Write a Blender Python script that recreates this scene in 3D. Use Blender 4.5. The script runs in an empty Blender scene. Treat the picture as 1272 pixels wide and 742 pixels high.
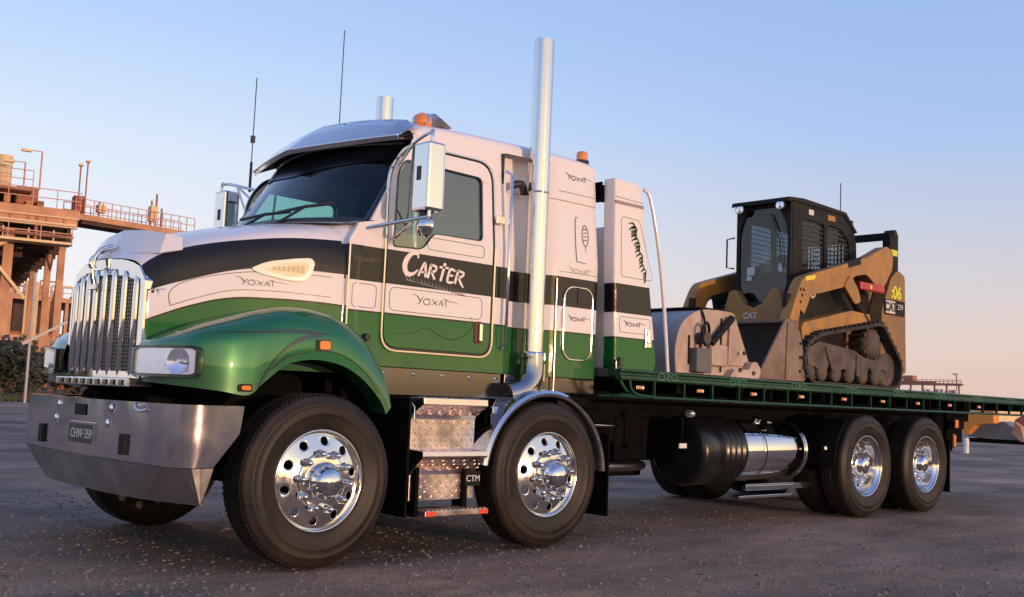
import bpy, bmesh, math, random
from mathutils import Vector, Matrix
from mathutils.geometry import tessellate_polygon
from mathutils.bvhtree import BVHTree
random.seed(7)
PI = math.pi
SC = bpy.context.scene
COL = SC.collection

# ------------------------------------------------------------------ camera
F_PX, YAW, PITCH, ROLL = 1300.152, 0.747084, 0.0948679, 0.0414346
cy_, sy_ = math.cos(YAW), math.sin(YAW); cp_, sp_ = math.cos(PITCH), math.sin(PITCH)
fwd = Vector((sy_*cp_, cy_*cp_, sp_)); rgt = Vector((cy_, -sy_, 0)); upv = rgt.cross(fwd)
cr_, sr_ = math.cos(ROLL), math.sin(ROLL)
r2 = cr_*rgt + sr_*upv; u2 = -sr_*rgt + cr_*upv
cd = bpy.data.cameras.new('camera'); cam = bpy.data.objects.new('camera', cd); COL.objects.link(cam)
cd.sensor_width = 36; cd.lens = 36*F_PX/1272; cd.clip_start = 0.1; cd.clip_end = 4000
M = Matrix((r2, u2, -fwd)).transposed().to_4x4(); M.translation = Vector((-3.51788, -5.41025, 1.06418))
cam.matrix_world = M
SC.camera = cam

# ------------------------------------------------------------------ sky, sun, exposure
SUN_EL, SUN_AZ = math.radians(3.2), math.radians(177)     # azimuth measured from +Y towards +X
w = bpy.data.worlds.new('World'); SC.world = w; w.use_nodes = True
nt = w.node_tree; nt.nodes.clear()
wo = nt.nodes.new('ShaderNodeOutputWorld'); wb = nt.nodes.new('ShaderNodeBackground')
sk = nt.nodes.new('ShaderNodeTexSky'); sk.sky_type = 'NISHITA'; sk.sun_disc = False
sk.sun_elevation = SUN_EL; sk.sun_rotation = SUN_AZ
sk.altitude = 0; sk.air_density = 1.0; sk.dust_density = 0.6; sk.ozone_density = 1.5
wb.inputs[1].default_value = 1.0
# clear evening sky: graded by height, paler to the north-west, warm low over the setting sun
def N(t, **k):
    q = nt.nodes.new(t)
    for a_, b_ in k.items(): setattr(q, a_, b_)
    return q
tcw = N('ShaderNodeTexCoord'); sxz = N('ShaderNodeSeparateXYZ'); nt.links.new(tcw.outputs['Generated'], sxz.inputs[0])
def wramp(stops):
    r = N('ShaderNodeValToRGB'); e = r.color_ramp.elements; e[0].position, e[0].color = stops[0][0], (*stops[0][1], 1); e[1].position, e[1].color = stops[-1][0], (*stops[-1][1], 1)
    for p, c in stops[1:-1]: e.new(p).color = (*c, 1)
    nt.links.new(sxz.outputs[2], r.inputs[0]); return r.outputs[0]
def wfac(vec, lo, hi):
    d = N('ShaderNodeVectorMath', operation='DOT_PRODUCT'); d.inputs[1].default_value = vec; nt.links.new(tcw.outputs['Generated'], d.inputs[0])
    m_ = N('ShaderNodeMapRange', interpolation_type='SMOOTHSTEP'); m_.inputs[1].default_value = lo; m_.inputs[2].default_value = hi; nt.links.new(d.outputs['Value'], m_.inputs[0]); return m_.outputs[0]
def wmix(a_, b_, f_, mode='MIX'):
    x = N('ShaderNodeMix', data_type='RGBA', blend_type=mode); nt.links.new(a_, x.inputs[6]); nt.links.new(b_, x.inputs[7])
    if isinstance(f_, float): x.inputs[0].default_value = f_
    else: nt.links.new(f_, x.inputs[0])
    return x.outputs[2]
far_ = wramp([(0, (.74, .53, .45)), (.06, (.76, .60, .54)), (.13, (.64, .62, .68)), (.25, (.40, .56, .86)), (.45, (.27, .43, .84)), (1, (.13, .23, .56))])
pale = wramp([(0, (.95, .84, .78)), (.08, (.92, .88, .90)), (.2, (.74, .83, .96)), (.32, (.48, .66, .97)), (.5, (.30, .46, .88)), (1, (.17, .25, .55))])
warm = wramp([(0, (2.0, 1.15, .42)), (.05, (1.8, 1.22, .62)), (.14, (1.5, 1.22, .78)), (.3, (.98, .91, .82)), (.48, (.56, .63, .82)), (.7, (.32, .39, .68)), (1, (.17, .25, .55))])
c1 = wmix(far_, pale, wfac((-.3, .954, 0), .05, .9))
c1 = wmix(c1, warm, wfac((math.sin(SUN_AZ), math.cos(SUN_AZ), 0), .0, .9))
c1 = wmix(c1, sk.outputs[0], .012, 'ADD')
def glow(lo, hi, c, base):
    v = (math.sin(SUN_AZ)*math.cos(SUN_EL), math.cos(SUN_AZ)*math.cos(SUN_EL), math.sin(SUN_EL))
    f_ = wfac(v, math.cos(math.radians(lo)), math.cos(math.radians(hi))); r_ = N('ShaderNodeRGB'); r_.outputs[0].default_value = (*c, 1)
    return wmix(base, r_.outputs[0], f_, 'ADD')
c1 = glow(16, 2, (1.6, .85, .22), c1); c1 = glow(3.2, .6, (9, 5.5, 2.2), c1)
nt.links.new(c1, wb.inputs[0]); nt.links.new(wb.outputs[0], wo.inputs[0])
sl = bpy.data.lights.new('sun', 'SUN'); sun = bpy.data.objects.new('sun', sl); COL.objects.link(sun)
sl.energy = 2.2; sl.angle = math.radians(0.5); sl.color = (1.0, 0.60, 0.40)
sd = Vector((math.sin(SUN_AZ)*math.cos(SUN_EL), math.cos(SUN_AZ)*math.cos(SUN_EL), math.sin(SUN_EL)))
sun.rotation_euler = sd.to_track_quat('Z', 'Y').to_euler()
SC.view_settings.view_transform = 'Standard'; SC.view_settings.look = 'None'
SC.view_settings.exposure = 0.0; SC.view_settings.gamma = 1.0
SC.cycles.max_bounces = 8; SC.cycles.transparent_max_bounces = 12

# ------------------------------------------------------------------ materials
def mat(name, col=(.5, .5, .5), rough=.5, metal=0., coat=0., spec=.5, noise=None, bump=None, dust=None, alpha=None):
    m = bpy.data.materials.new(name); m.use_nodes = True
    n = m.node_tree; b = n.nodes['Principled BSDF']
    b.inputs['Base Color'].default_value = (*col, 1); b.inputs['Roughness'].default_value = rough
    b.inputs['Metallic'].default_value = metal; b.inputs['Coat Weight'].default_value = coat
    b.inputs['Coat Roughness'].default_value = .03; b.inputs['Specular IOR Level'].default_value = spec
    tc = n.nodes.new('ShaderNodeTexCoord')
    if coat > 0:                                 # thin, uneven film of road dust on the clear coat
        t = n.nodes.new('ShaderNodeTexNoise'); t.inputs['Scale'].default_value = 4; t.inputs['Detail'].default_value = 7; t.inputs['Roughness'].default_value = .7
        n.links.new(tc.outputs['Object'], t.inputs['Vector'])
        mr = n.nodes.new('ShaderNodeMapRange'); mr.inputs[1].default_value = .4; mr.inputs[2].default_value = .75; mr.inputs[3].default_value = .015; mr.inputs[4].default_value = .16
        n.links.new(t.outputs['Fac'], mr.inputs[0]); n.links.new(mr.outputs[0], b.inputs['Coat Roughness'])
    if noise:                                    # (scale, colour2, detail)
        t = n.nodes.new('ShaderNodeTexNoise'); t.inputs['Scale'].default_value = noise[0]; t.inputs['Detail'].default_value = 6
        n.links.new(tc.outputs['Object'], t.inputs['Vector'])
        r = n.nodes.new('ShaderNodeValToRGB'); r.color_ramp.elements[0].position = .35; r.color_ramp.elements[1].position = .68
        r.color_ramp.elements[0].color = (*col, 1); r.color_ramp.elements[1].color = (*noise[1], 1)
        n.links.new(t.outputs['Fac'], r.inputs[0]); n.links.new(r.outputs[0], b.inputs['Base Color'])
    if bump:                                     # (scale, strength)
        t = n.nodes.new('ShaderNodeTexNoise'); t.inputs['Scale'].default_value = bump[0]; t.inputs['Detail'].default_value = 4
        n.links.new(tc.outputs['Object'], t.inputs['Vector'])
        bp = n.nodes.new('ShaderNodeBump'); bp.inputs['Strength'].default_value = bump[1]; bp.inputs['Distance'].default_value = bump[2] if len(bump) > 2 else .01
        n.links.new(t.outputs['Fac'], bp.inputs['Height']); n.links.new(bp.outputs[0], b.inputs['Normal'])
    if dust:                                     # roughness variation (scale, lo, hi)
        t = n.nodes.new('ShaderNodeTexNoise'); t.inputs['Scale'].default_value = dust[0]; t.inputs['Detail'].default_value = 5
        n.links.new(tc.outputs['Object'], t.inputs['Vector'])
        mr = n.nodes.new('ShaderNodeMapRange'); mr.inputs[1].default_value = .35; mr.inputs[2].default_value = .7
        mr.inputs[3].default_value = dust[1]; mr.inputs[4].default_value = dust[2]
        n.links.new(t.outputs['Fac'], mr.inputs[0]); n.links.new(mr.outputs[0], b.inputs['Roughness'])
    return m
def glass(name, tint, refl=1.0, opac=0.):
    m = bpy.data.materials.new(name); m.use_nodes = True; n = m.node_tree; n.nodes.clear()
    o = n.nodes.new('ShaderNodeOutputMaterial'); mx = n.nodes.new('ShaderNodeMixShader'); t = n.nodes.new('ShaderNodeBsdfTransparent')
    g = n.nodes.new('ShaderNodeBsdfGlossy'); g.inputs['Roughness'].default_value = .01
    lw = n.nodes.new('ShaderNodeLayerWeight'); lw.inputs[0].default_value = .5
    pw = n.nodes.new('ShaderNodeMath'); pw.operation = 'POWER'; pw.inputs[1].default_value = 5; n.links.new(lw.outputs['Facing'], pw.inputs[0])
    f = n.nodes.new('ShaderNodeMath'); f.operation = 'MULTIPLY_ADD'; f.inputs[1].default_value = .96; f.inputs[2].default_value = .04; n.links.new(pw.outputs[0], f.inputs[0])
    t.inputs[0].default_value = (*tint, 1)
    ma = n.nodes.new('ShaderNodeMath'); ma.operation = 'MULTIPLY'; ma.inputs[1].default_value = refl; ma.use_clamp = True
    n.links.new(f.outputs[0], ma.inputs[0]); n.links.new(ma.outputs[0], mx.inputs[0])
    n.links.new(t.outputs[0], mx.inputs[1]); n.links.new(g.outputs[0], mx.inputs[2]); n.links.new(mx.outputs[0], o.inputs[0])
    return m
WHITE = (.78, .75, .76); BLACKP = (.012, .011, .014); GREEN = (.003, .125, .026)
def livery(name, ctop, cmid, clow, flat=True):
    """painted body livery: white, black band, white band, pinstripe, green, over object x/z; curves are (x, z) lists"""
    m = mat(name, WHITE, .5, coat=.6, spec=.1); n = m.node_tree; b = n.nodes['Principled BSDF']
    tc = [q for q in n.nodes if q.type == 'TEX_COORD'][0]
    sp = n.nodes.new('ShaderNodeSeparateXYZ'); n.links.new(tc.outputs['Object'], sp.inputs[0])
    xm = n.nodes.new('ShaderNodeMapRange'); xm.inputs[1].default_value = -1; xm.inputs[2].default_value = 4
    n.links.new(sp.outputs[0], xm.inputs[0])
    def above(pts, off=0.):
        if isinstance(pts, (int, float)):
            src = None; val = pts+off
        else:
            fc = n.nodes.new('ShaderNodeFloatCurve'); cv = fc.mapping.curves[0]
            P = [((x+1)/5, z/3) for x, z in pts]
            P = [(0, P[0][1])]+P+[(1, P[-1][1])]
            cv.points[0].location = P[0]; cv.points[1].location = P[-1]
            for p in P[1:-1]: cv.points.new(*p)
            fc.mapping.update(); n.links.new(xm.outputs[0], fc.inputs['Value'])
            mu = n.nodes.new('ShaderNodeMath'); mu.operation = 'MULTIPLY_ADD'; mu.inputs[1].default_value = 3; mu.inputs[2].default_value = off
            n.links.new(fc.outputs[0], mu.inputs[0]); src = mu.outputs[0]; val = 0
        g = n.nodes.new('ShaderNodeMath'); g.operation = 'GREATER_THAN'; n.links.new(sp.outputs[2], g.inputs[0])
        if src: n.links.new(src, g.inputs[1])
        else: g.inputs[1].default_value = val
        return g.outputs[0]
    cur = None
    nz = n.nodes.new('ShaderNodeTexNoise'); nz.inputs['Scale'].default_value = 3; n.links.new(tc.outputs['Object'], nz.inputs['Vector'])
    for lim, off, c in [(None, 0, GREEN), (clow, -.006, BLACKP), (clow, .006, WHITE), (cmid, 0, BLACKP), (ctop, 0, WHITE)]:
        if lim is None:
            cur = n.nodes.new('ShaderNodeRGB').outputs[0]; cur.default_value = (*c, 1); continue
        mx = n.nodes.new('ShaderNodeMix'); mx.data_type = 'RGBA'
        n.links.new(above(lim, off), mx.inputs[0]); n.links.new(cur, mx.inputs[6]); mx.inputs[7].default_value = (*c, 1)
        cur = mx.outputs[2]
    n.links.new(cur, b.inputs['Base Color'])
    return m
def add_dust(m, zlo, zhi, amt, col=(.33, .25, .19)):
    """road dust that gathers low on the bodywork: a patchy film, strongest at zlo and gone above zhi"""
    n = m.node_tree; b = n.nodes['Principled BSDF']; L = [l for l in n.links if l.to_socket == b.inputs['Base Color']]
    src = L[0].from_socket if L else None; tc = [q for q in n.nodes if q.type == 'TEX_COORD'][0]
    sp = n.nodes.new('ShaderNodeSeparateXYZ'); n.links.new(tc.outputs['Object'], sp.inputs[0])
    mr = n.nodes.new('ShaderNodeMapRange'); mr.interpolation_type = 'SMOOTHSTEP'
    for i, v in ((1, zlo), (2, zhi), (3, amt), (4, amt*.10)): mr.inputs[i].default_value = v
    n.links.new(sp.outputs[2], mr.inputs[0])
    t = n.nodes.new('ShaderNodeTexNoise'); t.inputs['Scale'].default_value = 5; t.inputs['Detail'].default_value = 9; t.inputs['Roughness'].default_value = .75; n.links.new(tc.outputs['Object'], t.inputs['Vector'])
    m2 = n.nodes.new('ShaderNodeMapRange'); m2.inputs[1].default_value = .35; m2.inputs[2].default_value = .70; m2.inputs[3].default_value = .35; m2.inputs[4].default_value = 1.3; n.links.new(t.outputs['Fac'], m2.inputs[0])
    mu = n.nodes.new('ShaderNodeMath'); mu.operation = 'MULTIPLY'; mu.use_clamp = True; n.links.new(mr.outputs[0], mu.inputs[0]); n.links.new(m2.outputs[0], mu.inputs[1])
    mx = n.nodes.new('ShaderNodeMix'); mx.data_type = 'RGBA'; n.links.new(mu.outputs[0], mx.inputs[0]); mx.inputs[7].default_value = (*col, 1)
    if src: n.links.new(src, mx.inputs[6])
    else: mx.inputs[6].default_value = b.inputs['Base Color'].default_value
    n.links.new(mx.outputs[2], b.inputs['Base Color'])
    return m
CHROME = mat('chrome', (.74, .74, .76), .06, 1., dust=(9, .03, .11))
STAIN = mat('polished_stainless', (.72, .68, .68), .12, 1., dust=(3, .05, .19), bump=(1.6, .05, .02))
ALLOY = mat('polished_alloy', (.80, .79, .79), .12, 1., dust=(14, .07, .2))
SKIRT = mat('brushed_skirt', (.22, .205, .21), .16, 1.)
GREENM = mat('green_paint', GREEN, .25, coat=1.)
FENDM = mat('green_metallic_paint', (.005, .15, .045), .38, metal=.5, coat=1.)
DGREEN = mat('dark_green_paint', (.002, .036, .017), .5, coat=.5, spec=.2, noise=(6, (.005, .055, .026)))
WHITEM = mat('white_paint', WHITE, .5, coat=1., spec=.12)
BLACKM = mat('black_gloss', (.01, .01, .012), .2, coat=.6)
CHASS = mat('chassis_black', (.005, .005, .006), .7, spec=.03, noise=(7, (.008, .007, .007)))
RUBBER = mat('tyre_rubber', (.0095, .008, .0075), .5, spec=.3, noise=(4, (.030, .021, .017)), bump=(60, .15, .004))
FLAPM = mat('mudflap_rubber', (.006, .006, .007), .8, spec=.05, noise=(4, (.010, .009, .009)))
PLAST = mat('black_plastic', (.02, .02, .022), .5)
SEATM = mat('seat_fabric', (.05, .055, .06), .8)
AMBER = mat('amber_lens', (.80, .24, .03), .15, coat=1., bump=(120, .5, .004))
REDL = mat('red_reflector', (.75, .09, .04), .25, coat=1.)
CREAM = mat('badge_light_cream', (.85, .82, .68), .3, coat=.5)  # light reflected by the badge painted in as cream
LENS = glass('headlight_lens', (.93, .95, 1.), 1.6)
GLASS = glass('tinted_glass', (.50, .98, .96), 1.4)
DGLASS = glass('door_glass', (.78, .86, .78), 4.2)
REFLM = mat('lamp_reflector', (.85, .86, .9), .13, .85)
add_dust(FENDM, 1.0, 1.30, .22); add_dust(SKIRT, 1.04, 1.26, .18)
PIN = mat('pinstripe_black', (.03, .025, .03), .35)
MESHM = mat('grille_mesh', (.02, .02, .022), .5, metal=.5)
HOSE = mat('air_duct', (.008, .008, .009), .28, spec=.5)
PLATEM = mat('plate_black', (.02, .02, .022), .4)
PLWHITE = mat('plate_white', (.72, .72, .74), .4)
SILVERP = mat('silver_paint', (.42, .42, .45), .3, metal=.6, coat=.7)

# ------------------------------------------------------------------ mesh builder
class MB:
    def __init__(s): s.v = []; s.f = []; s.sm = []
    def add(s, vs, fs, smooth=False):
        o = len(s.v); s.v += [Vector(v) for v in vs]; s.f += [tuple(i+o for i in f) for f in fs]; s.sm += [smooth]*len(fs); return s
    def box(s, a, b):
        x0, y0, z0 = a; x1, y1, z1 = b
        return s.add([(x0,y0,z0),(x1,y0,z0),(x1,y1,z0),(x0,y1,z0),(x0,y0,z1),(x1,y0,z1),(x1,y1,z1),(x0,y1,z1)],
                     [(0,3,2,1),(4,5,6,7),(0,1,5,4),(1,2,6,5),(2,3,7,6),(3,0,4,7)])
    def beam(s, p0, p1, wd, ht, up=(0, 0, 1)):
        p0 = Vector(p0); p1 = Vector(p1); d = (p1-p0).normalized(); sd_ = d.cross(Vector(up))
        if sd_.length < 1e-4: sd_ = d.cross(Vector((1, 0, 0)))
        sd_.normalize(); u = sd_.cross(d); vs = []
        for p in (p0, p1):
            for a, b in ((-1,-1),(1,-1),(1,1),(-1,1)): vs.append(p+sd_*a*wd/2+u*b*ht/2)
        return s.add(vs, [(0,3,2,1),(4,5,6,7),(0,1,5,4),(1,2,6,5),(2,3,7,6),(3,0,4,7)])
    def tube(s, pts, r, n=12, caps=True, smooth_path=0):
        P = [Vector(p) for p in pts]
        if smooth_path: P = crom(P, smooth_path)
        rr = r if isinstance(r, (list, tuple)) else [r]*len(P)
        if len(rr) != len(P): rr = [rr[0]+(rr[-1]-rr[0])*i/(len(P)-1) for i in range(len(P))]
        vs = []; u = None
        for i, p in enumerate(P):
            d = (P[min(i+1, len(P)-1)]-P[max(i-1, 0)]).normalized()
            if u is None:
                u = d.orthogonal().normalized()
            else:
                u = (u-d*u.dot(d)).normalized()
            v = d.cross(u)
            for k in range(n):
                a = 2*PI*k/n; vs.append(p+(u*math.cos(a)+v*math.sin(a))*rr[i])
        fs = []
        for i in range(len(P)-1):
            for k in range(n):
                a = i*n+k; b = i*n+(k+1) % n; fs.append((a, b, b+n, a+n))
        s.add(vs, fs, True)
        if caps:
            s.add([vs[k] for k in range(n)], [tuple(range(n))[::-1]]); s.add([vs[(len(P)-1)*n+k] for k in range(n)], [tuple(range(n))])
        return s
    def cyl(s, p0, p1, r, n=16, r1=None): return s.tube([p0, p1], [r, r if r1 is None else r1], n)
    def lathe(s, prof, c, axis='y', n=48, smooth=True, a0=0., a1=2*PI, sgn=1):
        """prof: (radius, offset along axis)"""
        c = Vector(c); vs = []; full = abs(a1-a0-2*PI) < 1e-6; m = n if full else n+1
        for k in range(m):
            a = a0+(a1-a0)*k/n; ca, sa = math.cos(a), math.sin(a)
            for r, o in prof:
                o *= sgn
                if axis == 'y': vs.append(c+Vector((r*ca, o, r*sa)))
                elif axis == 'x': vs.append(c+Vector((o, r*ca, r*sa)))
                else: vs.append(c+Vector((r*ca, r*sa, o)))
        fs = []; q = len(prof)
        for k in range(n):
            k2 = (k+1) % m
            for j in range(q-1): fs.append((k*q+j, k*q+j+1, k2*q+j+1, k2*q+j))
        return s.add(vs, fs, smooth)
    def grid(s, rows, smooth=True, close=False):
        vs = [p for r in rows for p in r]; q = len(rows[0]); fs = []
        for i in range(len(rows)-1+(1 if close else 0)):
            i2 = (i+1) % len(rows)
            for j in range(q-1): fs.append((i*q+j, i*q+j+1, i2*q+j+1, i2*q+j))
        return s.add(vs, fs, smooth)
    def poly(s, outer, holes=(), fn=None, th=0.01, cuts=()):
        """flat 2D outline (with holes) as a slab: fn maps (a, b, t) to a point, t = 0 front, th back"""
        loops = [[Vector((p[0], p[1], 0)) for p in l] for l in [outer]+list(holes)]
        flat = [p for l in loops for p in l]; tri = tessellate_polygon(loops)
        bm = bmesh.new(); bv = [bm.verts.new(p) for p in flat]
        for t in tri:
            try: bm.faces.new([bv[i] for i in t])
            except ValueError: pass
        for ax, val in cuts:
            nrm = Vector((1, 0, 0)) if ax == 'a' else Vector((0, 1, 0))
            bmesh.ops.bisect_plane(bm, geom=bm.verts[:]+bm.edges[:]+bm.faces[:], plane_co=nrm*val, plane_no=nrm, dist=1e-5)
        bmesh.ops.recalc_face_normals(bm, faces=bm.faces[:])
        bm.verts.index_update(); nv = len(bm.verts); P = [v.co.copy() for v in bm.verts]
        fr = [tuple(v.index for v in f.verts) for f in bm.faces]
        ed = [tuple(v.index for v in e.verts) for e in bm.edges if len(e.link_faces) == 1]
        bm.free()
        vs = [fn(p.x, p.y, 0) for p in P]+[fn(p.x, p.y, th) for p in P]
        fs = fr+[tuple(i+nv for i in f[::-1]) for f in fr]+[(a, b, b+nv, a+nv) for a, b in ed]
        return s.add(vs, fs)
    def mirror(s, c=1.25):
        vs = [Vector((v.x, 2*c-v.y, v.z)) for v in s.v]; o = len(s.v); fs = [tuple(i+o for i in f[::-1]) for f in s.f]
        s.v += vs; s.f += fs; s.sm += list(s.sm); return s
    def mirrored(s, c=1.25):
        m = MB(); m.v = [Vector((v.x, 2*c-v.y, v.z)) for v in s.v]; m.f = [f[::-1] for f in s.f]; m.sm = list(s.sm); return m
    def moved(s, d):
        m = MB(); m.v = [v+Vector(d) for v in s.v]; m.f = list(s.f); m.sm = list(s.sm); return m
    def mesh(s, name, fix=True):
        me = bpy.data.meshes.new(name); me.from_pydata([tuple(v) for v in s.v], [], s.f)
        me.polygons.foreach_set('use_smooth', s.sm)
        if fix:
            bm = bmesh.new(); bm.from_mesh(me); bmesh.ops.recalc_face_normals(bm, faces=bm.faces[:]); bm.to_mesh(me); bm.free()
        me.update(); return me
def crom(P, k):
    out = []
    for i in range(len(P)-1):
        p0 = P[max(i-1, 0)]; p1 = P[i]; p2 = P[i+1]; p3 = P[min(i+2, len(P)-1)]
        for j in range(k):
            t = j/k; out.append(.5*((2*p1)+(p2-p0)*t+(2*p0-5*p1+4*p2-p3)*t*t+(3*p1-p0-3*p2+p3)*t**3))
    out.append(P[-1]); return out
def rgrid(rows, ku, kv):
    """smooth a coarse control grid"""
    A = [crom([Vector(p) for p in r], kv) for r in rows]
    B = [crom([r[j] for r in A], ku) for j in range(len(A[0]))]
    return [[B[j][i] for j in range(len(B))] for i in range(len(B[0]))]
def rrect(x0, z0, x1, z1, r, n=5):
    pts = []
    for cx, cz, a in ((x1-r, z0+r, -PI/2), (x1-r, z1-r, 0), (x0+r, z1-r, PI/2), (x0+r, z0+r, PI)):
        for k in range(n+1): t = a+PI/2*k/n; pts.append((cx+r*math.cos(t), cz+r*math.sin(t)))
    return pts
def rpoly(pts, r, n=4):
    """round the corners of a 2D polygon; r is one radius or a list"""
    out = []; N = len(pts)
    for i in range(N):
        p = Vector(pts[i]); a = Vector(pts[i-1]); b = Vector(pts[(i+1) % N]); R = r[i] if isinstance(r, (list, tuple)) else r
        if R <= 0: out.append(tuple(p)); continue
        R1 = min(R, (a-p).length*.48, (b-p).length*.48); pa = p+(a-p).normalized()*R1; pb = p+(b-p).normalized()*R1
        for k in range(n+1):
            t = k/n; q = pa*(1-t)**2+p*2*t*(1-t)+pb*t*t; out.append((q.x, q.y))
    return out
class Root: pass
def thing(name, label, cat, loc=(0, 0, 0), group=None, rz=0):
    o = bpy.data.objects.new(name, None); COL.objects.link(o); o.location = loc; o.rotation_euler = (0, 0, rz)
    o.empty_display_size = .2; o['label'] = label; o['category'] = cat
    if group: o['group'] = group
    return o
def part(name, mb, m, parent, label=None, loc=None, bevel=0, kind=None, subs=0, solid=0, weld=0):
    me = mb if isinstance(mb, bpy.types.Mesh) else mb.mesh(name)
    if m is not None and not me.materials: me.materials.append(m)
    o = bpy.data.objects.new(name, me); COL.objects.link(o)
    if parent is not None:
        o.parent = parent
        if parent.type == 'EMPTY' and loc is None: o.location = -parent.location
    if loc is not None: o.location = loc
    if weld:
        md = o.modifiers.new('w', 'WELD'); md.merge_threshold = weld
    if bevel:
        md = o.modifiers.new('b', 'BEVEL'); md.width = bevel; md.segments = 2; md.limit_method = 'ANGLE'; md.angle_limit = .6
    if subs:
        md = o.modifiers.new('s', 'SUBSURF'); md.levels = subs; md.render_levels = subs
    if solid:
        md = o.modifiers.new('t', 'SOLIDIFY'); md.thickness = solid; md.offset = -1; es_ = o.modifiers.new('e', 'EDGE_SPLIT'); es_.split_angle = .7
    if label: o['label'] = label
    if kind: o['kind'] = kind
    return o
def solo(name, mb, m, label, cat, group=None, loc=(0, 0, 0), **k):
    o = part(name, mb, m, None, loc=loc, **k); o['label'] = label; o['category'] = cat
    if group: o['group'] = group
    return o
def setting(name, mb, m, kind='structure', **k):
    o = part(name, mb, m, None, loc=(0, 0, 0), kind=kind, **k); return o
def copy_tree(o, parent=None, loc=None, rz=None, first=True):
    c = o.copy(); COL.objects.link(c)
    if parent is not None: c.parent = parent
    if loc is not None: c.location = loc
    if rz is not None: c.rotation_euler = (0, 0, rz)
    for ch in list(o.children): copy_tree(ch, c, first=False)
    return c
def strip(pts, fn, w, closed=False, k=6):
    """flat line decal along 2D pts; w one width or (w0, w1, ...) tapering; fn maps (a, b) to a point just off a surface"""
    P = [Vector((p[0], p[1], 0)) for p in pts]
    if closed: P.append(P[0])
    if k > 1: P = crom(P, k)
    W = w if isinstance(w, (list, tuple)) else [w, w]; m = MB(); rows = []
    for i, p in enumerate(P):
        d = (P[min(i+1, len(P)-1)]-P[max(i-1, 0)]).normalized(); nn = Vector((-d.y, d.x, 0))
        t = i/(len(P)-1)*(len(W)-1); j = min(int(t), len(W)-2); ww = W[j]+(W[j+1]-W[j])*(t-j)
        a = p+nn*ww/2; b = p-nn*ww/2; rows.append([fn(a.x, a.y), fn(b.x, b.y)])
    return m.grid(rows, False)
def text_mb(s, size, fn, th=.003, shear=0., spx=1., ext=0., bold=0.):
    """lettering turned into mesh; fn maps (a, b, t) to a point"""
    cu = bpy.data.curves.new('t', 'FONT'); cu.body = s; cu.size = size; cu.shear = shear; cu.space_character = spx; cu.offset = bold
    cu.align_x = 'CENTER'; cu.align_y = 'CENTER'; cu.resolution_u = 3; cu.extrude = .5
    o = bpy.data.objects.new('t', cu); me = o.to_mesh(); m = MB()
    m.add([fn(v.co.x*(1+ext), v.co.y, th*(.5-v.co.z)) for v in me.vertices], [tuple(p.vertices) for p in me.polygons])
    o.to_mesh_clear(); bpy.data.objects.remove(o); bpy.data.curves.remove(cu); return m
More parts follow.
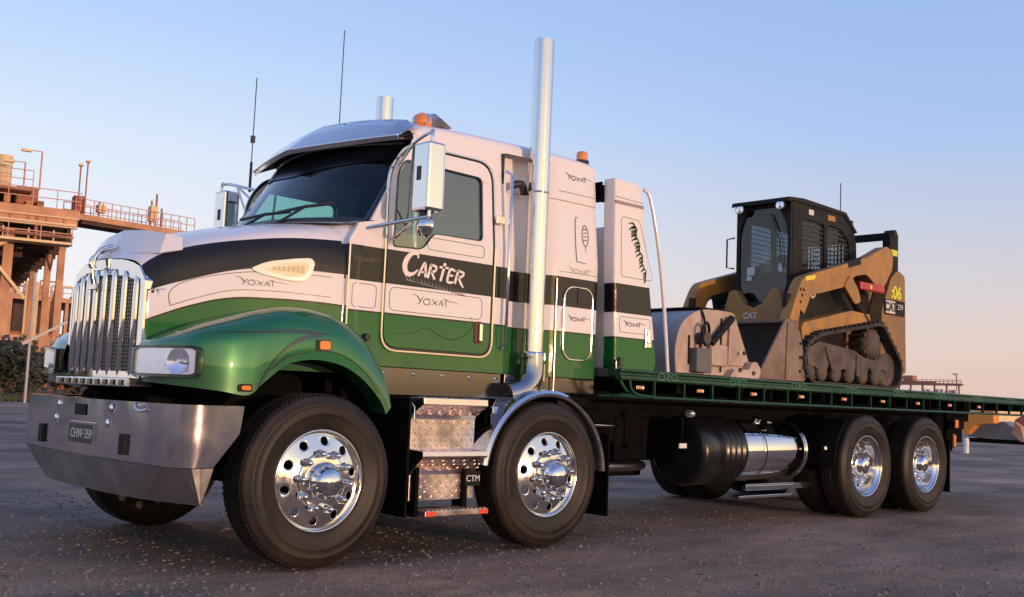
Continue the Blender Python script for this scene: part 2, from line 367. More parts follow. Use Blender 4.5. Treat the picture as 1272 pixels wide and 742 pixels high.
# ------------------------------------------------------------------ ground
def gmat():
    m = mat('gravel_asphalt', (.07, .06, .06), .85); n = m.node_tree; b = n.nodes['Principled BSDF']
    tc = [q for q in n.nodes if q.type == 'TEX_COORD'][0]
    def noise(s, d=5, st=(1, 1, 1), rough=.6):
        mp = n.nodes.new('ShaderNodeMapping'); mp.inputs['Scale'].default_value = st; n.links.new(tc.outputs['Object'], mp.inputs[0])
        t = n.nodes.new('ShaderNodeTexNoise'); t.inputs['Scale'].default_value = s; t.inputs['Detail'].default_value = d; t.inputs['Roughness'].default_value = rough
        n.links.new(mp.outputs[0], t.inputs['Vector']); return t.outputs['Fac']
    def ramp(f, stops):
        r = n.nodes.new('ShaderNodeValToRGB'); e = r.color_ramp.elements
        e[0].position, e[0].color = stops[0][0], (*stops[0][1], 1); e[1].position, e[1].color = stops[-1][0], (*stops[-1][1], 1)
        for p, c in stops[1:-1]: q = e.new(p); q.color = (*c, 1)
        n.links.new(f, r.inputs[0]); return r.outputs[0]
    def mix(a, bb, f, mode='MIX', fv=1.):
        x = n.nodes.new('ShaderNodeMix'); x.data_type = 'RGBA'; x.blend_type = mode; x.inputs[0].default_value = fv
        if f is not None: n.links.new(f, x.inputs[0])
        n.links.new(a, x.inputs[6]); n.links.new(bb, x.inputs[7]); return x.outputs[2]
    base = ramp(noise(.35, 6), [(.30, (.17, .122, .096)), (.43, (.29, .213, .168)), (.54, (.35, .25, .19)), (.70, (.50, .345, .255))])
    trk = ramp(noise(1.6, 7, (.35, 1., 1), .7), [(.40, (.66, .65, .66)), (.6, (1.12, 1.1, 1.08))])
    base = mix(base, trk, None, 'MULTIPLY')
    blot = ramp(noise(.22, 4), [(.38, (.66, .66, .69)), (.5, (1, 1, 1)), (.62, (1.2, 1.13, 1.05))])
    base = mix(base, blot, None, 'MULTIPLY')
    fine = ramp(noise(85, 5, rough=.85), [(.33, (.22, .22, .23)), (.48, (.85, .85, .86)), (.56, (1.15, 1.12, 1.1)), (.68, (2.5, 2.3, 2.1))])
    base = mix(base, fine, None, 'MULTIPLY')
    vo = n.nodes.new('ShaderNodeTexVoronoi'); vo.inputs['Scale'].default_value = 26; n.links.new(tc.outputs['Object'], vo.inputs['Vector'])
    lt = n.nodes.new('ShaderNodeMath'); lt.operation = 'LESS_THAN'; lt.inputs[1].default_value = .16; n.links.new(vo.outputs['Distance'], lt.inputs[0])
    sx = n.nodes.new('ShaderNodeSeparateColor'); n.links.new(vo.outputs['Color'], sx.inputs[0])
    gt = n.nodes.new('ShaderNodeMath'); gt.operation = 'GREATER_THAN'; gt.inputs[1].default_value = .8; n.links.new(sx.outputs[0], gt.inputs[0])
    an = n.nodes.new('ShaderNodeMath'); an.operation = 'MULTIPLY'; n.links.new(lt.outputs[0], an.inputs[0]); n.links.new(gt.outputs[0], an.inputs[1])
    st = n.nodes.new('ShaderNodeRGB'); st.outputs[0].default_value = (.30, .235, .195, 1)
    base = mix(base, st.outputs[0], an.outputs[0])
    n.links.new(base, b.inputs['Base Color'])
    ad = n.nodes.new('ShaderNodeMath'); ad.operation = 'MULTIPLY_ADD'; ad.inputs[1].default_value = .5; n.links.new(noise(110, 5, rough=.85), ad.inputs[0]); n.links.new(noise(14, 4), ad.inputs[2])
    bu = n.nodes.new('ShaderNodeBump'); bu.inputs['Strength'].default_value = 1.; bu.inputs['Distance'].default_value = .03
    n.links.new(ad.outputs[0], bu.inputs['Height']); n.links.new(bu.outputs[0], b.inputs['Normal'])
    return m
from mathutils import noise as mn
def gz(x, y):
    if not (-9 < x < 16 and -7 < y < 9): return -.006
    f = min(1, (9+x)/1.5, (16-x)/2, (7+y)/1.5, (9-y)/1.5)
    v = Vector((x, y, 0))
    return -.006+f*(mn.noise(v*.6)*.010+mn.noise(v*2.3)*.007+mn.noise(v*6.5)*.0045+mn.noise(v*15)*.003)
def frange(a, b, s_):
    n_ = int(round((b-a)/s_)); return [a+(b-a)*i/n_ for i in range(n_+1)]
xs = [-1500, -300, -60, -20]+frange(-9, 16, .07)+[20, 30, 60, 200, 600, 1500]
ys = [-1500, -300, -60, -20]+frange(-7, 9, .06)+[12, 20, 40, 100, 400, 1500]
rows = [[Vector((x, y, gz(x, y))) for y in ys] for x in xs]
setting('ground', MB().grid(rows), gmat())
# loose stones lying on the yard: nobody could count them
sm = MB(); rs = random.Random(3)
ico = bmesh.new(); bmesh.ops.create_icosphere(ico, subdivisions=1, radius=1); icv = [v.co.copy() for v in ico.verts]; icf = [tuple(v.index for v in f.verts) for f in ico.faces]; ico.free()
for i in range(17000):
    d = 1.6+9.5*rs.random()**1.3; a = YAW+rs.uniform(-.62, .62)
    x = -3.52+d*math.sin(a); y = -5.41+d*math.cos(a)
    r = rs.choice([.004, .005, .006, .007, .009, .013]) * rs.uniform(.7, 1.4)
    R_ = Matrix.Rotation(rs.uniform(0, 6), 3, 'Z'); sc = (rs.uniform(.7, 1.5), rs.uniform(.6, 1.2), rs.uniform(.4, .8))
    zz = gz(x, y)
    sm.add([R_ @ Vector((v.x*sc[0]*r, v.y*sc[1]*r, v.z*sc[2]*r))+Vector((x, y, zz+r*.2)) for v in icv], icf)
STONE = mat('loose_stone', (.12, .10, .092), .85, noise=(9, (.24, .20, .18)))
setting('gravel', sm, STONE, kind='stuff')
# ================================================================== TRUCK
T = thing('flatbed_truck', 'long white, black and green flatbed truck with chrome exhaust stacks, carrying the compact loader', 'truck', (4.0, 1.25, 0))
L_FLAT = livery('body_paint', 2.02, 1.79, 1.59)
L_HOOD = livery('hood_paint', [(-.97, 1.66), (-.90, 1.755), (-.84, 1.815), (-.76, 1.865), (-.66, 1.905), (-.5, 1.95), (-.3, 1.99), (-.1, 2.02), (.1, 2.035), (.3, 2.04)],
                [(-.95, 1.56), (-.90, 1.595), (-.84, 1.63), (-.62, 1.715), (-.41, 1.78), (-.24, 1.81), (0, 1.82), (.3, 1.815)],
                [(-.95, 1.40), (-.85, 1.45), (-.62, 1.55), (-.42, 1.605), (-.2, 1.62), (.1, 1.62), (.3, 1.61)])
add_dust(L_FLAT, 1.15, 1.75, .16); add_dust(L_HOOD, 1.3, 1.7, .06)
ys = lambda z: .25+.10*max(0, z-2.15)
side = lambda x, z, t: Vector((x, ys(z)+t, z))
def both(name, mb, m, par, **k):
    a = part(name, mb, m, par, **k); b = part(name, mb.mirrored(), m, par, **k); return a, b

# ---- hood
st = [(-.928, 1.845, 1.825, .95, 1.795, .79, .70, 1.715, .668), (-.90, 1.875, 1.85, .95, 1.82, .77, .690, 1.74, .660), (-.80, 1.93, 1.905, .93, 1.87, .72, .635, 1.80, .615), (-.62, 2.02, 1.985, .88, 1.935, .66, .575, 1.86, .555),
      (-.37, 2.10, 2.06, .82, 2.01, .58, .495, 1.93, .47), (-.10, 2.17, 2.13, .77, 2.075, .50, .41, 1.99, .385), (.10, 2.21, 2.17, .74, 2.11, .46, .355, 2.01, .325), (.27, 2.24, 2.20, .72, 2.135, .43, .31, 2.02, .27)]
rows = []
for x, z0, z1, y1, z2, y2, y3, z3, y4 in st:
    fd_ = max(0, min(1, (-.55-x)/.35)); X = lambda y: x+fd_*.06*min(1.3, abs((1.25-y)/.6)**2)
    rows.append([(X(1.25), 1.25, z0), (X(y1), y1, z1), (X(y2), y2, z2), (X(y3), y3, z3), (X(y4), y4, z3-.14), (X(y4), y4-.004, 1.62), (X(y4), y4-.002, 1.40), (X(y4), y4+.01, 1.18)])
hd = MB().grid(rgrid(rows, 6, 5)); hd.mirror()
hood = part('hood', hd, L_HOOD, T, weld=.002)
hbvh = BVHTree.FromPolygons(hd.v, hd.f)
def onto(bvh, off=.0035):
    def f(a, b, t=0.):
        h = bvh.ray_cast(Vector((a, -2, b)), Vector((0, 1, 0)))
        return Vector((a, (h[0].y if h[0] else .3)-off+t, b))
    return f
onh = onto(hbvh)
flat = lambda off: (lambda a, b, t=0.: Vector((a, ys(b)-off+t, b)))
# ---- fender (one moulding each side)
fs_ = [[(-.875,.66,1.08), (-.905,.655,1.20), (-.90,.66,1.285), (-.88,.67,1.31), (-.85,.70,1.31)],
       [(-.89,.48,1.07), (-.91,.47,1.21), (-.89,.49,1.31), (-.83,.58,1.345), (-.79,.65,1.34)],
       [(-.86,.28,1.06), (-.87,.27,1.22), (-.85,.31,1.335), (-.76,.48,1.39), (-.70,.61,1.385)],
       [(-.80,.12,1.05), (-.80,.11,1.23), (-.78,.15,1.36), (-.68,.36,1.435), (-.60,.58,1.43)],
       [(-.67,.035,1.035),(-.66,.03,1.24), (-.64,.075,1.39),(-.56,.28,1.475), (-.50,.54,1.47)],
       [(-.52,.01,1.02), (-.50,.008,1.26), (-.48,.055,1.42), (-.42,.23,1.515), (-.38,.50,1.515)],
       [(-.42,.008,1.10), (-.38,.006,1.29), (-.36,.05,1.445), (-.31,.20,1.54), (-.27,.46,1.545)],
       [(-.27,.008,1.21), (-.25,.006,1.335), (-.24,.045,1.465), (-.21,.18,1.555), (-.18,.43,1.565)],
       [(-.08,.008,1.245),(-.07,.006,1.355), (-.06,.045,1.46), (-.04,.17,1.555), (-.02,.40,1.57)],
       [(.12,.008,1.215), (.13,.006,1.315), (.145,.045,1.42), (.16,.16,1.515), (.18,.35,1.53)],
       [(.28,.008,1.13), (.30,.006,1.21), (.32,.045,1.31), (.35,.14,1.395), (.37,.30,1.41)],
       [(.41,.01,1.01), (.435,.01,1.07), (.46,.045,1.14), (.49,.13,1.20), (.51,.27,1.215)],
       [(.455,.012,.93), (.49,.012,.97), (.52,.05,1.0), (.545,.13,1.03), (.56,.26,1.04)]]
fg = rgrid(fs_, 6, 6); fm = MB().grid(fg)
fbvh = BVHTree.FromPolygons(fm.v, fm.f); onf = onto(fbvh)
edge = [r[0] for r in fg]                                  # rolled lip along the lower edge
lip = MB().grid([[p, p+Vector((0, .012, .002)), p+Vector((0, .16, .004))] for p in edge])
for mir in (0, 1):
    g = lambda q: q.mirrored() if mir else q
    fe = part('fender', g(fm), FENDM, T)
    part('arch_lip', g(lip), mat('arch_lip_paint', (.005, .07, .025), .3, coat=.6) if not mir else bpy.data.materials['arch_lip_paint'], fe)
    # painted spear graphics (flat print)
    gr = MB()
    gr.add(*(lambda s: (s.v, s.f))(strip([(-.85, 1.365), (-.5, 1.385), (-.3, 1.405), (-.12, 1.41), (.02, 1.405)], onf, [.002, .012, .024, .016, .001])))
    gr.add(*(lambda s: (s.v, s.f))(strip([(-.05, 1.405), (-.2, 1.36), (-.33, 1.27), (-.42, 1.15), (-.47, 1.05)], onf, [.036, .026, .014, .014, .002])))
    gr.add(*(lambda s: (s.v, s.f))(strip([(-.40, 1.16), (-.30, 1.245), (-.20, 1.275), (-.05, 1.30), (.12, 1.275), (.28, 1.18), (.38, 1.06)], onf, [.002, .016, .006, .006, .005, .004, .002])))
    part('spear_graphic', g(gr), mat('graphic_grey', (.02, .045, .035), .3, coat=.8) if not mir else bpy.data.materials['graphic_grey'], fe)
    # amber lamps
    for (lx, lz, sw, sh) in ((-.04, 1.335, .10, .07), (-.545, 1.06, .085, .045)):
        y0 = onf(lx, lz).y+.003
        lm = MB().poly(rrect(lx-sw/2, lz-sh/2, lx+sw/2, lz+sh/2, .012), fn=lambda a, b, t, y0=y0: Vector((a, y0-.012+t, b)), th=.02)
        q = part('marker_lamp', g(lm), BLACKM, fe)
        q2 = MB().poly(rrect(lx-sw/2+.013, lz-sh/2+.01, lx+sw/2-.013, lz+sh/2-.01, .01), fn=lambda a, b, t, y0=y0: Vector((a, y0-.022+t, b)), th=.012)
        part('amber_lens', g(q2), AMBER, fe)
    # headlight: follows the front corner of the fender
    def hl(u, v, off):
        P0 = Vector((-.915, .635, 0)); P1 = Vector((-.918, .265, 0)); P2 = Vector((-.785, .078, 0))
        p = P0*(1-u)**2+P1*2*u*(1-u)+P2*u*u; d = (P0*-(2*(1-u))+P1*(2-4*u)+P2*2*u).normalized(); n_ = Vector((d.y, -d.x, 0))
        if n_.y > 0 and n_.x > 0: n_ = -n_
        if n_.x > 0: n_ = -n_
        return Vector((p.x, p.y, 1.105+.178*v))+n_*off
    bez = MB(); 
    rr_ = rrect(0, 0, 1, 1, .12, 4); inn = rrect(.04, .09, .96, .91, .09, 4)
    bez.poly(rr_, [inn], fn=lambda a, b, t: hl(a, b, .038-t), th=.048, cuts=[('a', .2), ('a', .4), ('a', .6), ('a', .8)])
    hb = part('headlight', g(bez), BLACKM, T)
    ho_ = [[(uc+.150*math.cos(t), .5+.40*math.sin(t)) for t in [2*PI*k/24 for k in range(24)]] for uc in (.72,)]
    rf = MB().poly(inn, ho_, fn=lambda a, b, t: hl(a, b, .028-t), th=.004, cuts=[('a', .1*k) for k in range(1, 10)])
    part('reflector', g(rf), REFLM, hb)
    for uc, rr in ((.72, .078),):
        bowl = MB(); c = hl(uc, .5, .030); n_ = (hl(uc, .5, 1)-hl(uc, .5, 0)).normalized(); t1 = Vector((0, 0, 1)); t2 = n_.cross(t1)
        bowl.grid([[c+(t1*math.cos(a)+t2*math.sin(a))*rr*q-n_*(.028*(1-q*q)) for q in (0, .2, .4, .6, .8, 1)] for a in [2*PI*k/24 for k in range(25)]])
        part('lamp_bowl', g(bowl), REFLM, hb); part('bulb', g(MB().tube([c-n_*.030, c-n_*.004], [.014, .012], 10)), CHROME, hb)
    ln = MB().poly(inn, fn=lambda a, b, t: hl(a, b, .035-t), th=.003, cuts=[('a', .2), ('a', .4), ('a', .6), ('a', .8)])
    part('lens', g(ln), LENS, hb)
# ---- hood decals
bd = rpoly([(-.325, 1.80), (-.22, 1.855), (-.04, 1.89), (.04, 1.90), (.065, 1.875), (.05, 1.80), (.0, 1.745), (-.10, 1.745), (-.27, 1.775)], .045, 4)
fnb = lambda a, b, t: onh(a, b)+Vector((0, -.012+t, 0))
bdg = part('hood_badge', MB().poly(bd, fn=fnb, th=.014, cuts=[('a', -.3), ('a', -.2), ('a', -.1), ('a', 0)]), CREAM, T, label='teardrop badge on the bonnet side, reflected light painted as cream')
bi = MB()
rb = random.Random(5)
bi.poly(rpoly([(-.25, 1.803), (-.14, 1.848), (.0, 1.872), (.03, 1.86), (.02, 1.805), (-.02, 1.772), (-.12, 1.772)], .03, 3), fn=lambda a, b, t: onh(a, b)+Vector((0, -.0145+t, 0)), th=.003, cuts=[('a', -.2), ('a', -.1)])
part('badge_face', bi, mat('badge_face', (.72, .66, .38), .4, noise=(38, (.80, .74, .55))), bdg)
bl = MB()
for i in range(7):
    x0 = -.195+i*.029; h = .018+.005*i
    bl.grid([[onh(x0+q, 1.812+h*v*(.5)+.003*(i*.5))+Vector((0, -.017, 0)) for v in (-1, 1)] for q in (0, .02)], False)
part('badge_marks', bl, mat('badge_marks', (.62, .50, .25), .5), bdg)
def scroll(cx, cz, s, fn, w=.006, mir=1):
    m = MB(); w = w*.8
    def A(pts, ww): q = strip([(cx+mir*x*s, cz+z*s*.66) for x, z in pts], fn, ww); m.add(q.v, q.f)
    A([(-1.25, .42), (-.98, .30), (-.84, .12), (-.78, -.04)], [w*.2, w*.9, w*1.6, w*.8])
    A([(-.60, .30), (-.72, .10), (-.80, -.10), (-.92, -.26)], [w*.5, w, w*1.2, w*.4])
    A([(-.34, .20), (-.50, .16), (-.60, -.02), (-.52, -.20), (-.34, -.22), (-.24, -.04), (-.30, .16), (-.46, .12)], [w*.5, w, w*1.1, w, w, w*1.1, w, w*.4])
    A([(-.14, .20), (.04, -.02), (.16, -.22)], [w*.5, w*1.3, w*.5]); A([(.20, .16), (.04, -.04), (-.16, -.20)], [w*.4, w, w*.6])
    A([(.26, -.22), (.40, .14), (.52, -.22)], [w*.6, w*1.1, w*1.1]); A([(.32, -.06), (.50, -.04)], [w*.8, w*.6])
    A([(.44, .22), (.66, .26), (.90, .16), (1.20, .14), (1.5, .02)], [w*.3, w*1.1, w*.6, w*.5, w*.1]); A([(.68, .24), (.66, .02), (.72, -.24)], [w*.8, w*1.3, w*.4])
    return m
part('scroll_decal', scroll(-.26, 1.715, .115, onh, .006), PIN, T)
def pins(par, polys, fn, w=.0035, m=PIN, name='pinstripe', mirror=True):
    a = MB()
    for P, cl, k in polys:
        q = strip(P, fn, w, cl, k); a.add(q.v, q.f)
    part(name, a, m, par)
    if mirror: part(name, a.mirrored(), m, par)
pins(T, [([(-.75, 1.535), (-.76, 1.61), (-.71, 1.67), (-.62, 1.71), (-.41, 1.765), (-.2, 1.79), (.0, 1.795), (.18, 1.79)], 0, 5),
         ([(-.75, 1.535), (-.62, 1.59), (-.42, 1.655), (-.2, 1.67), (.0, 1.668), (.18, 1.66)], 0, 5)], onh)
# ---- grille
GX = -.935
zt = lambda y: 1.835-.08*abs((y-1.25)/.58)**2.4-.09*min(1, abs((y-1.25)/.585))**16
g0 = [(y, zt(y)) for y in [.67+1.16*i/16 for i in range(17)]]
out = [(.665, 1.09), (1.835, 1.09)]+g0[::-1]
gi = [(.715, 1.13), (1.785, 1.13)]+[(y, zt(y)-.035-.03) for y in [.715+1.07*i/12 for i in range(13)]][::-1]
yz = lambda dx: (lambda a, b, t: Vector((GX+dx+t+(.05*abs((a-1.25)/.6)**2), a, b)))
gc = [('a', .67+.145*i) for i in range(1, 8)]
sur = part('grille', MB().poly(out, [gi], fn=yz(0), th=.07, cuts=gc), CHROME, T, bevel=.008)
# mesh behind the bars: woven wires
gm = MB()
part('grille_backing', MB().poly(gi, fn=yz(.055), th=.006, cuts=gc), mat('grille_backing', (.006, .006, .007), .6), sur)
for i in range(44):
    y = .73+i*.0243; gm.beam((GX+.048+.05*abs((y-1.25)/.6)**2, y, 1.13), (GX+.048+.05*abs((y-1.25)/.6)**2, y, zt(y)-.06), .007, .004, (1, 0, 0))
for j in range(26):
    z = 1.15+j*.024
    for i in range(8):
        ya, yb_ = .72+i*.1325, .72+(i+1)*.1325
        gm.beam((GX+.05+.05*abs((ya-1.25)/.6)**2, ya, z), (GX+.05+.05*abs((yb_-1.25)/.6)**2, yb_, z), .004, .007)
part('grille_mesh', gm, mat('mesh_wire', (.35, .34, .33), .3, 1.), sur, kind='stuff')
for i in range(8):
    y = .775+i*.1357; x = GX+.05*abs((y-1.25)/.6)**2
    bm_ = MB(); zt_ = zt(y)-.075
    prof = [(1.10, .014), (1.14, .026), (1.5, .026), (zt_-.06, .026), (zt_-.01, .022), (zt_+.035, .004)]
    bm_.grid([[(x-.020*math.sin(a)*min(1, r/.026)+.012, y-r*math.cos(a), z) for a in [PI*k/10 for k in range(11)]] for z, r in prof])
    part('grille_bar', bm_, CHROME, sur)
top = MB().poly([(y, zt(y)-.10) for y in [.69+1.12*i/12 for i in range(13)]]+[(y, zt(y)-.012) for y in [.69+1.12*i/12 for i in range(13)]][::-1], fn=yz(.012), th=.012, cuts=gc)
part('grille_crown', top, CHROME, sur)
# winged ornament at the top of the grille
em = MB(); em.tube([(-.965, 1.25, 1.66), (-.985, 1.25, 1.74), (-.98, 1.25, 1.83), (-.94, 1.25, 1.90), (-.87, 1.25, 1.935)], [.018, .028, .025, .022, .012], 12, smooth_path=4)
em.box((-.985, 1.20, 1.64), (-.955, 1.30, 1.675)); em.tube([(-.975, 1.25, 1.77), (-1.0, 1.25, 1.80), (-.985, 1.25, 1.85)], [.02, .032, .014], 10, smooth_path=3)
em.tube([(-.93, 1.25, 1.89), (-.86, 1.17, 1.925)], [.02, .006], 8); em.tube([(-.93, 1.25, 1.89), (-.86, 1.33, 1.925)], [.02, .006], 8)
part('ornament', em, CHROME, sur, bevel=.004)
# bug deflector across the bonnet front
def arc3(c, e, w, k=10):
    """symmetric front piece: centre, near corner, near wing end (lists of x, y, z)"""
    h = crom([Vector(c)*1.0, Vector((c[0]*.72+e[0]*.28, c[1]*.45+e[1]*.55, c[2]*.6+e[2]*.4)), Vector(e)], k)+[Vector(e).lerp(Vector(w), q) for q in (.08, .5, 1)]
    return [Vector((p.x, 2.5-p.y, p.z)) for p in h[::-1]]+h[1:]
bt_ = arc3((-.885, 1.25, 1.875), (-.805, .69, 1.855), (-.69, .62, 1.885)); tp_ = arc3((-.80, 1.25, 2.045), (-.755, .72, 1.985), (-.68, .655, 1.965))
bdr = [[a, b] for a, b in zip(bt_, tp_)]
# white-painted panel
dfl = part('bug_deflector', MB().grid(bdr, False), WHITEM, T, solid=.008)
for k in range(8):
    i_ = 3+k*2+(k > 3)*1; p = bt_[min(i_, len(bt_)-4)].lerp(tp_[min(i_, len(bt_)-4)], .25)
    part('deflector_bolt', MB().lathe([(0, -.012), (.009, -.01), (.011, .004)], p, 'x', 8), PIN, dfl)
# lower grille ledge
part('grille_ledge', MB().box((-.95, .66, 1.035), (-.80, 1.84, 1.088)), STAIN, T, bevel=.008)
for i in range(9):
    part('ledge_slot', MB().box((-.958, .74+i*.12, 1.045), (-.948, .79+i*.12, 1.078)), BLACKM, T)
# ---- bumper (folded plate)
plan = [(-.54, .005), (-.74, .0), (-.84, .004), (-.885, .03), (-.918, .085), (-.94, .17), (-.965, .45), (-.985, .85), (-.99, 1.25), (-.985, 1.65), (-.965, 2.05), (-.94, 2.33), (-.918, 2.415), (-.885, 2.47), (-.84, 2.496), (-.74, 2.50), (-.54, 2.495)]
def bz(i):                                                # bottom height along the plan
    y = plan[i][1]; return .40
BT = .955
def cutx(x, y, z):
    k = max(0, (x+.84)/.30); return -.84+k*(.30-(.17 if z < .7 else 0)) if x > -.84 else x
up_ = MB().grid([[(x, y, BT), (cutx(x, y, .8)-.02*max(0, (x+.84)/.3), y, .80), (cutx(x, y, .61), y, .61)] for x, y in plan], False)
up_.sm = [True]*len(up_.sm); bump = part('bumper', up_, STAIN, T, solid=.006, weld=.0005)
part('bumper_ledge', MB().grid([[(x+.001, y, BT+.001), (x*.93-.02, 1.25+(y-1.25)*.975, BT+.003)] for x, y in plan], False), STAIN, bump)
lowp = []
for x, y in plan:
    e = abs(y-1.25)/1.25; xr = min(0, 0); tap = max(0, (x+.84)/.3)
    lowp.append([(cutx(x, y, .6)+.003, y, .606), ((-.935+.17*max(0, (abs(y-1.25)-.55)/.65)**1.5) if x <= -.84 else -.77+.015*tap, 1.25+(y-1.25)*(.985), .40)])
part('bumper_valance', MB().grid(lowp, False), mat('valance_steel', (.50, .47, .46), .34, 1., bump=(2.2, .12, .03), dust=(5, .24, .42)), bump, solid=.006)
for y0, z0, w_, h_ in ((1.245, .885, .17, .068), (.60, .705, .075, .12), (1.93, .705, .075, .12)):
    xx = -.993 if y0 > 1 and y0 < 1.5 else -.986
    part('bumper_slot', MB().box((xx-.004, y0-w_/2, z0-h_/2), (xx+.02, y0+w_/2, z0+h_/2)), mat('slot_dark', (.004, .004, .004), .8) if 'slot_dark' not in bpy.data.materials else bpy.data.materials['slot_dark'], bump)
for y, z in ((.78, .905), (.82, .815), (1.62, .905), (1.66, .815)):
    part('bumper_bolt', MB().lathe([(0, -.008), (.02, -.007), (.028, 0)], (-.987, y, z), 'x', 12), CHROME, bump)
part('tow_hook', MB().tube([(-.965, .44, .93), (-.99, .44, .945), (-.995, .42, .92), (-.985, .38, .905), (-.96, .36, .915)], .008, 8, smooth_path=3), CHROME, bump)
pl = part('number_plate', MB().box((-.9955, 1.0, .672), (-.984, 1.40, .80)), PLATEM, bump, bevel=.003)
part('plate_frame', MB().poly([(.992, .664), (1.408, .664), (1.408, .808), (.992, .808)], [[(1.006, .678), (1.394, .678), (1.394, .794), (1.006, .794)]], fn=lambda a, b, t: Vector((-.999+t, a, b)), th=.012), CHROME, pl)
part('plate_text', text_mb('CHW\u00b7359', .083, lambda a, b, t: Vector((-.9975+t, 1.20-a, .735+b)), .002), PLWHITE, pl)
# ---- cab side shells with window holes
win = rpoly([(.60, 2.04), (.86, 2.05), (.955, 2.175), (1.405, 2.18), (1.415, 2.655), (.70, 2.665), (.645, 2.56)], [.03, .05, .04, .04, .05, .07, .05], 5)
cabo = [(.27, 1.24), (1.66, 1.24), (1.66, 2.90), (.84, 2.87), (.48, 2.20), (.34, 2.17), (.27, 2.05)]
cab = part('cab', MB().poly(cabo, [win], fn=side, th=.03, cuts=[('b', 2.15)]), L_FLAT, T, bevel=.004)
part('cab_side', MB().poly(cabo, [win], fn=side, th=.03, cuts=[('b', 2.15)]).mirrored(), L_FLAT, cab, bevel=.004)
door_o = rpoly([(.565, 1.37), (1.505, 1.37), (1.505, 2.765), (.74, 2.765), (.60, 2.58), (.565, 2.30)], [.11, .11, .14, .12, .1, .2], 6)
fd = lambda a, b, t: side(a, b, t-.014)
seam_o = rpoly([(.553, 1.352), (1.52, 1.352), (1.52, 2.78), (.735, 2.78), (.588, 2.585), (.553, 2.30)], [.12, .12, .15, .12, .1, .2], 6)
seam2 = rpoly([(.541, 1.341), (1.534, 1.341), (1.534, 2.793), (.729, 2.793), (.577, 2.588), (.541, 2.30)], [.13, .13, .16, .12, .1, .2], 6)
RIMM = mat('door_seam_trim', (.72, .66, .60), .18, 1.)
for mir in (0, 1):
    g = lambda q: q.mirrored() if mir else q
    d = part('door', g(MB().poly(door_o, [win], fn=fd, th=.014, cuts=[('b', 2.15)])), L_FLAT, T, bevel=.005)
    part('door_seam', g(MB().poly([(x, z) for x, z in seam_o], [door_o], fn=lambda a, b, t: side(a, b, t-.004), th=.004, cuts=[('b', 2.15)])), PIN, d)
    part('door_trim', g(MB().poly(seam2, [seam_o], fn=lambda a, b, t: side(a, b, t-.018), th=.018, cuts=[('b', 2.15)])), RIMM, d, bevel=.004)
    wi = [(x*.97+.03*1.02, z*.97+.03*2.38) for x, z in win]
    part('window_seal', g(MB().poly(win, [wi], fn=lambda a, b, t: side(a, b, t-.017), th=.02, cuts=[('b', 2.15)])), BLACKM, d)
    part('window', g(MB().poly(wi, fn=lambda a, b, t: side(a, b, t-.003), th=.004, cuts=[('b', 2.15)])), DGLASS, d)
    part('window_bar', g(MB().beam((.80, .252, 2.06), (.82, .305, 2.66), .016, .02, (1, 0, 0))), RIMM, d)
    hs = MB().poly(rrect(1.355, 1.44, 1.43, 1.60, .02), fn=lambda a, b, t: side(a, b, t-.02), th=.008)
    h = part('door_handle', g(hs), mat('handle_recess', (.10, .03, .02), .3) if not mir else bpy.data.materials['handle_recess'], d)
    part('handle_grip', g(MB().box((1.39, .208, 1.455), (1.422, .232, 1.585))), CHROME, h, bevel=.008)
    for hz in (2.36,):
        part('door_hinge', g(MB().box((1.515, .22, hz-.03), (1.60, .236, hz+.03))), RIMM, d, bevel=.004)
    # pinstripes on the door panels
    for P in (rrect(.60, 1.615, 1.42, 1.77, .04), rrect(.90, 2.06, 1.42, 2.145, .03)):
        part('pinstripe', g(strip(P, flat(.0165), .0035, True, 1)), PIN, d)
    part('pinstripe', g(strip([(.62, 1.46), (.8, 1.475), (.92, 1.52), (1.05, 1.47), (1.18, 1.455), (1.28, 1.50), (1.34, 1.56), (1.32, 1.63)], flat(.0165), [.002, .005, .006, .005, .002])), PIN, d)
    for X0, W0 in ((.33, .17),):
        part('pinstripe', g(strip(rrect(.31, 1.615, .50, 1.77, .03), flat(.002), .0035, True, 1)), PIN, cab)
    # polished sill panel below the cab, with its bolts
    sp_ = part('sill_panel', g(MB().box((.50, .262, 1.055), (1.655, .285, 1.237))), SKIRT, T, bevel=.003)
    for k in range(5):
        part('sill_bolt', g(MB().lathe([(0, -.008), (.011, -.006), (.014, 0)], (.60+k*.25, .262, 1.20), 'y', 10)), CHROME, sp_)
    # chrome seam strip between bonnet and cab, with latch
    part('seam_strip', g(MB().box((.262, .232, 1.42), (.274, .262, 2.04))), RIMM, T, bevel=.003)
    part('bonnet_latch', g(MB().tube([(.43, .262, 1.42), (.43, .215, 1.42)], [.03, .022], 12)), PLAST, T)
part('scroll_decal', scroll(.98, 1.70, .155, flat(.0165), .006), PIN, T)
part('scroll_decal', scroll(.40, 1.93, .10, flat(.003), .004), mat('script_grey', (.16, .15, .13), .5), T)
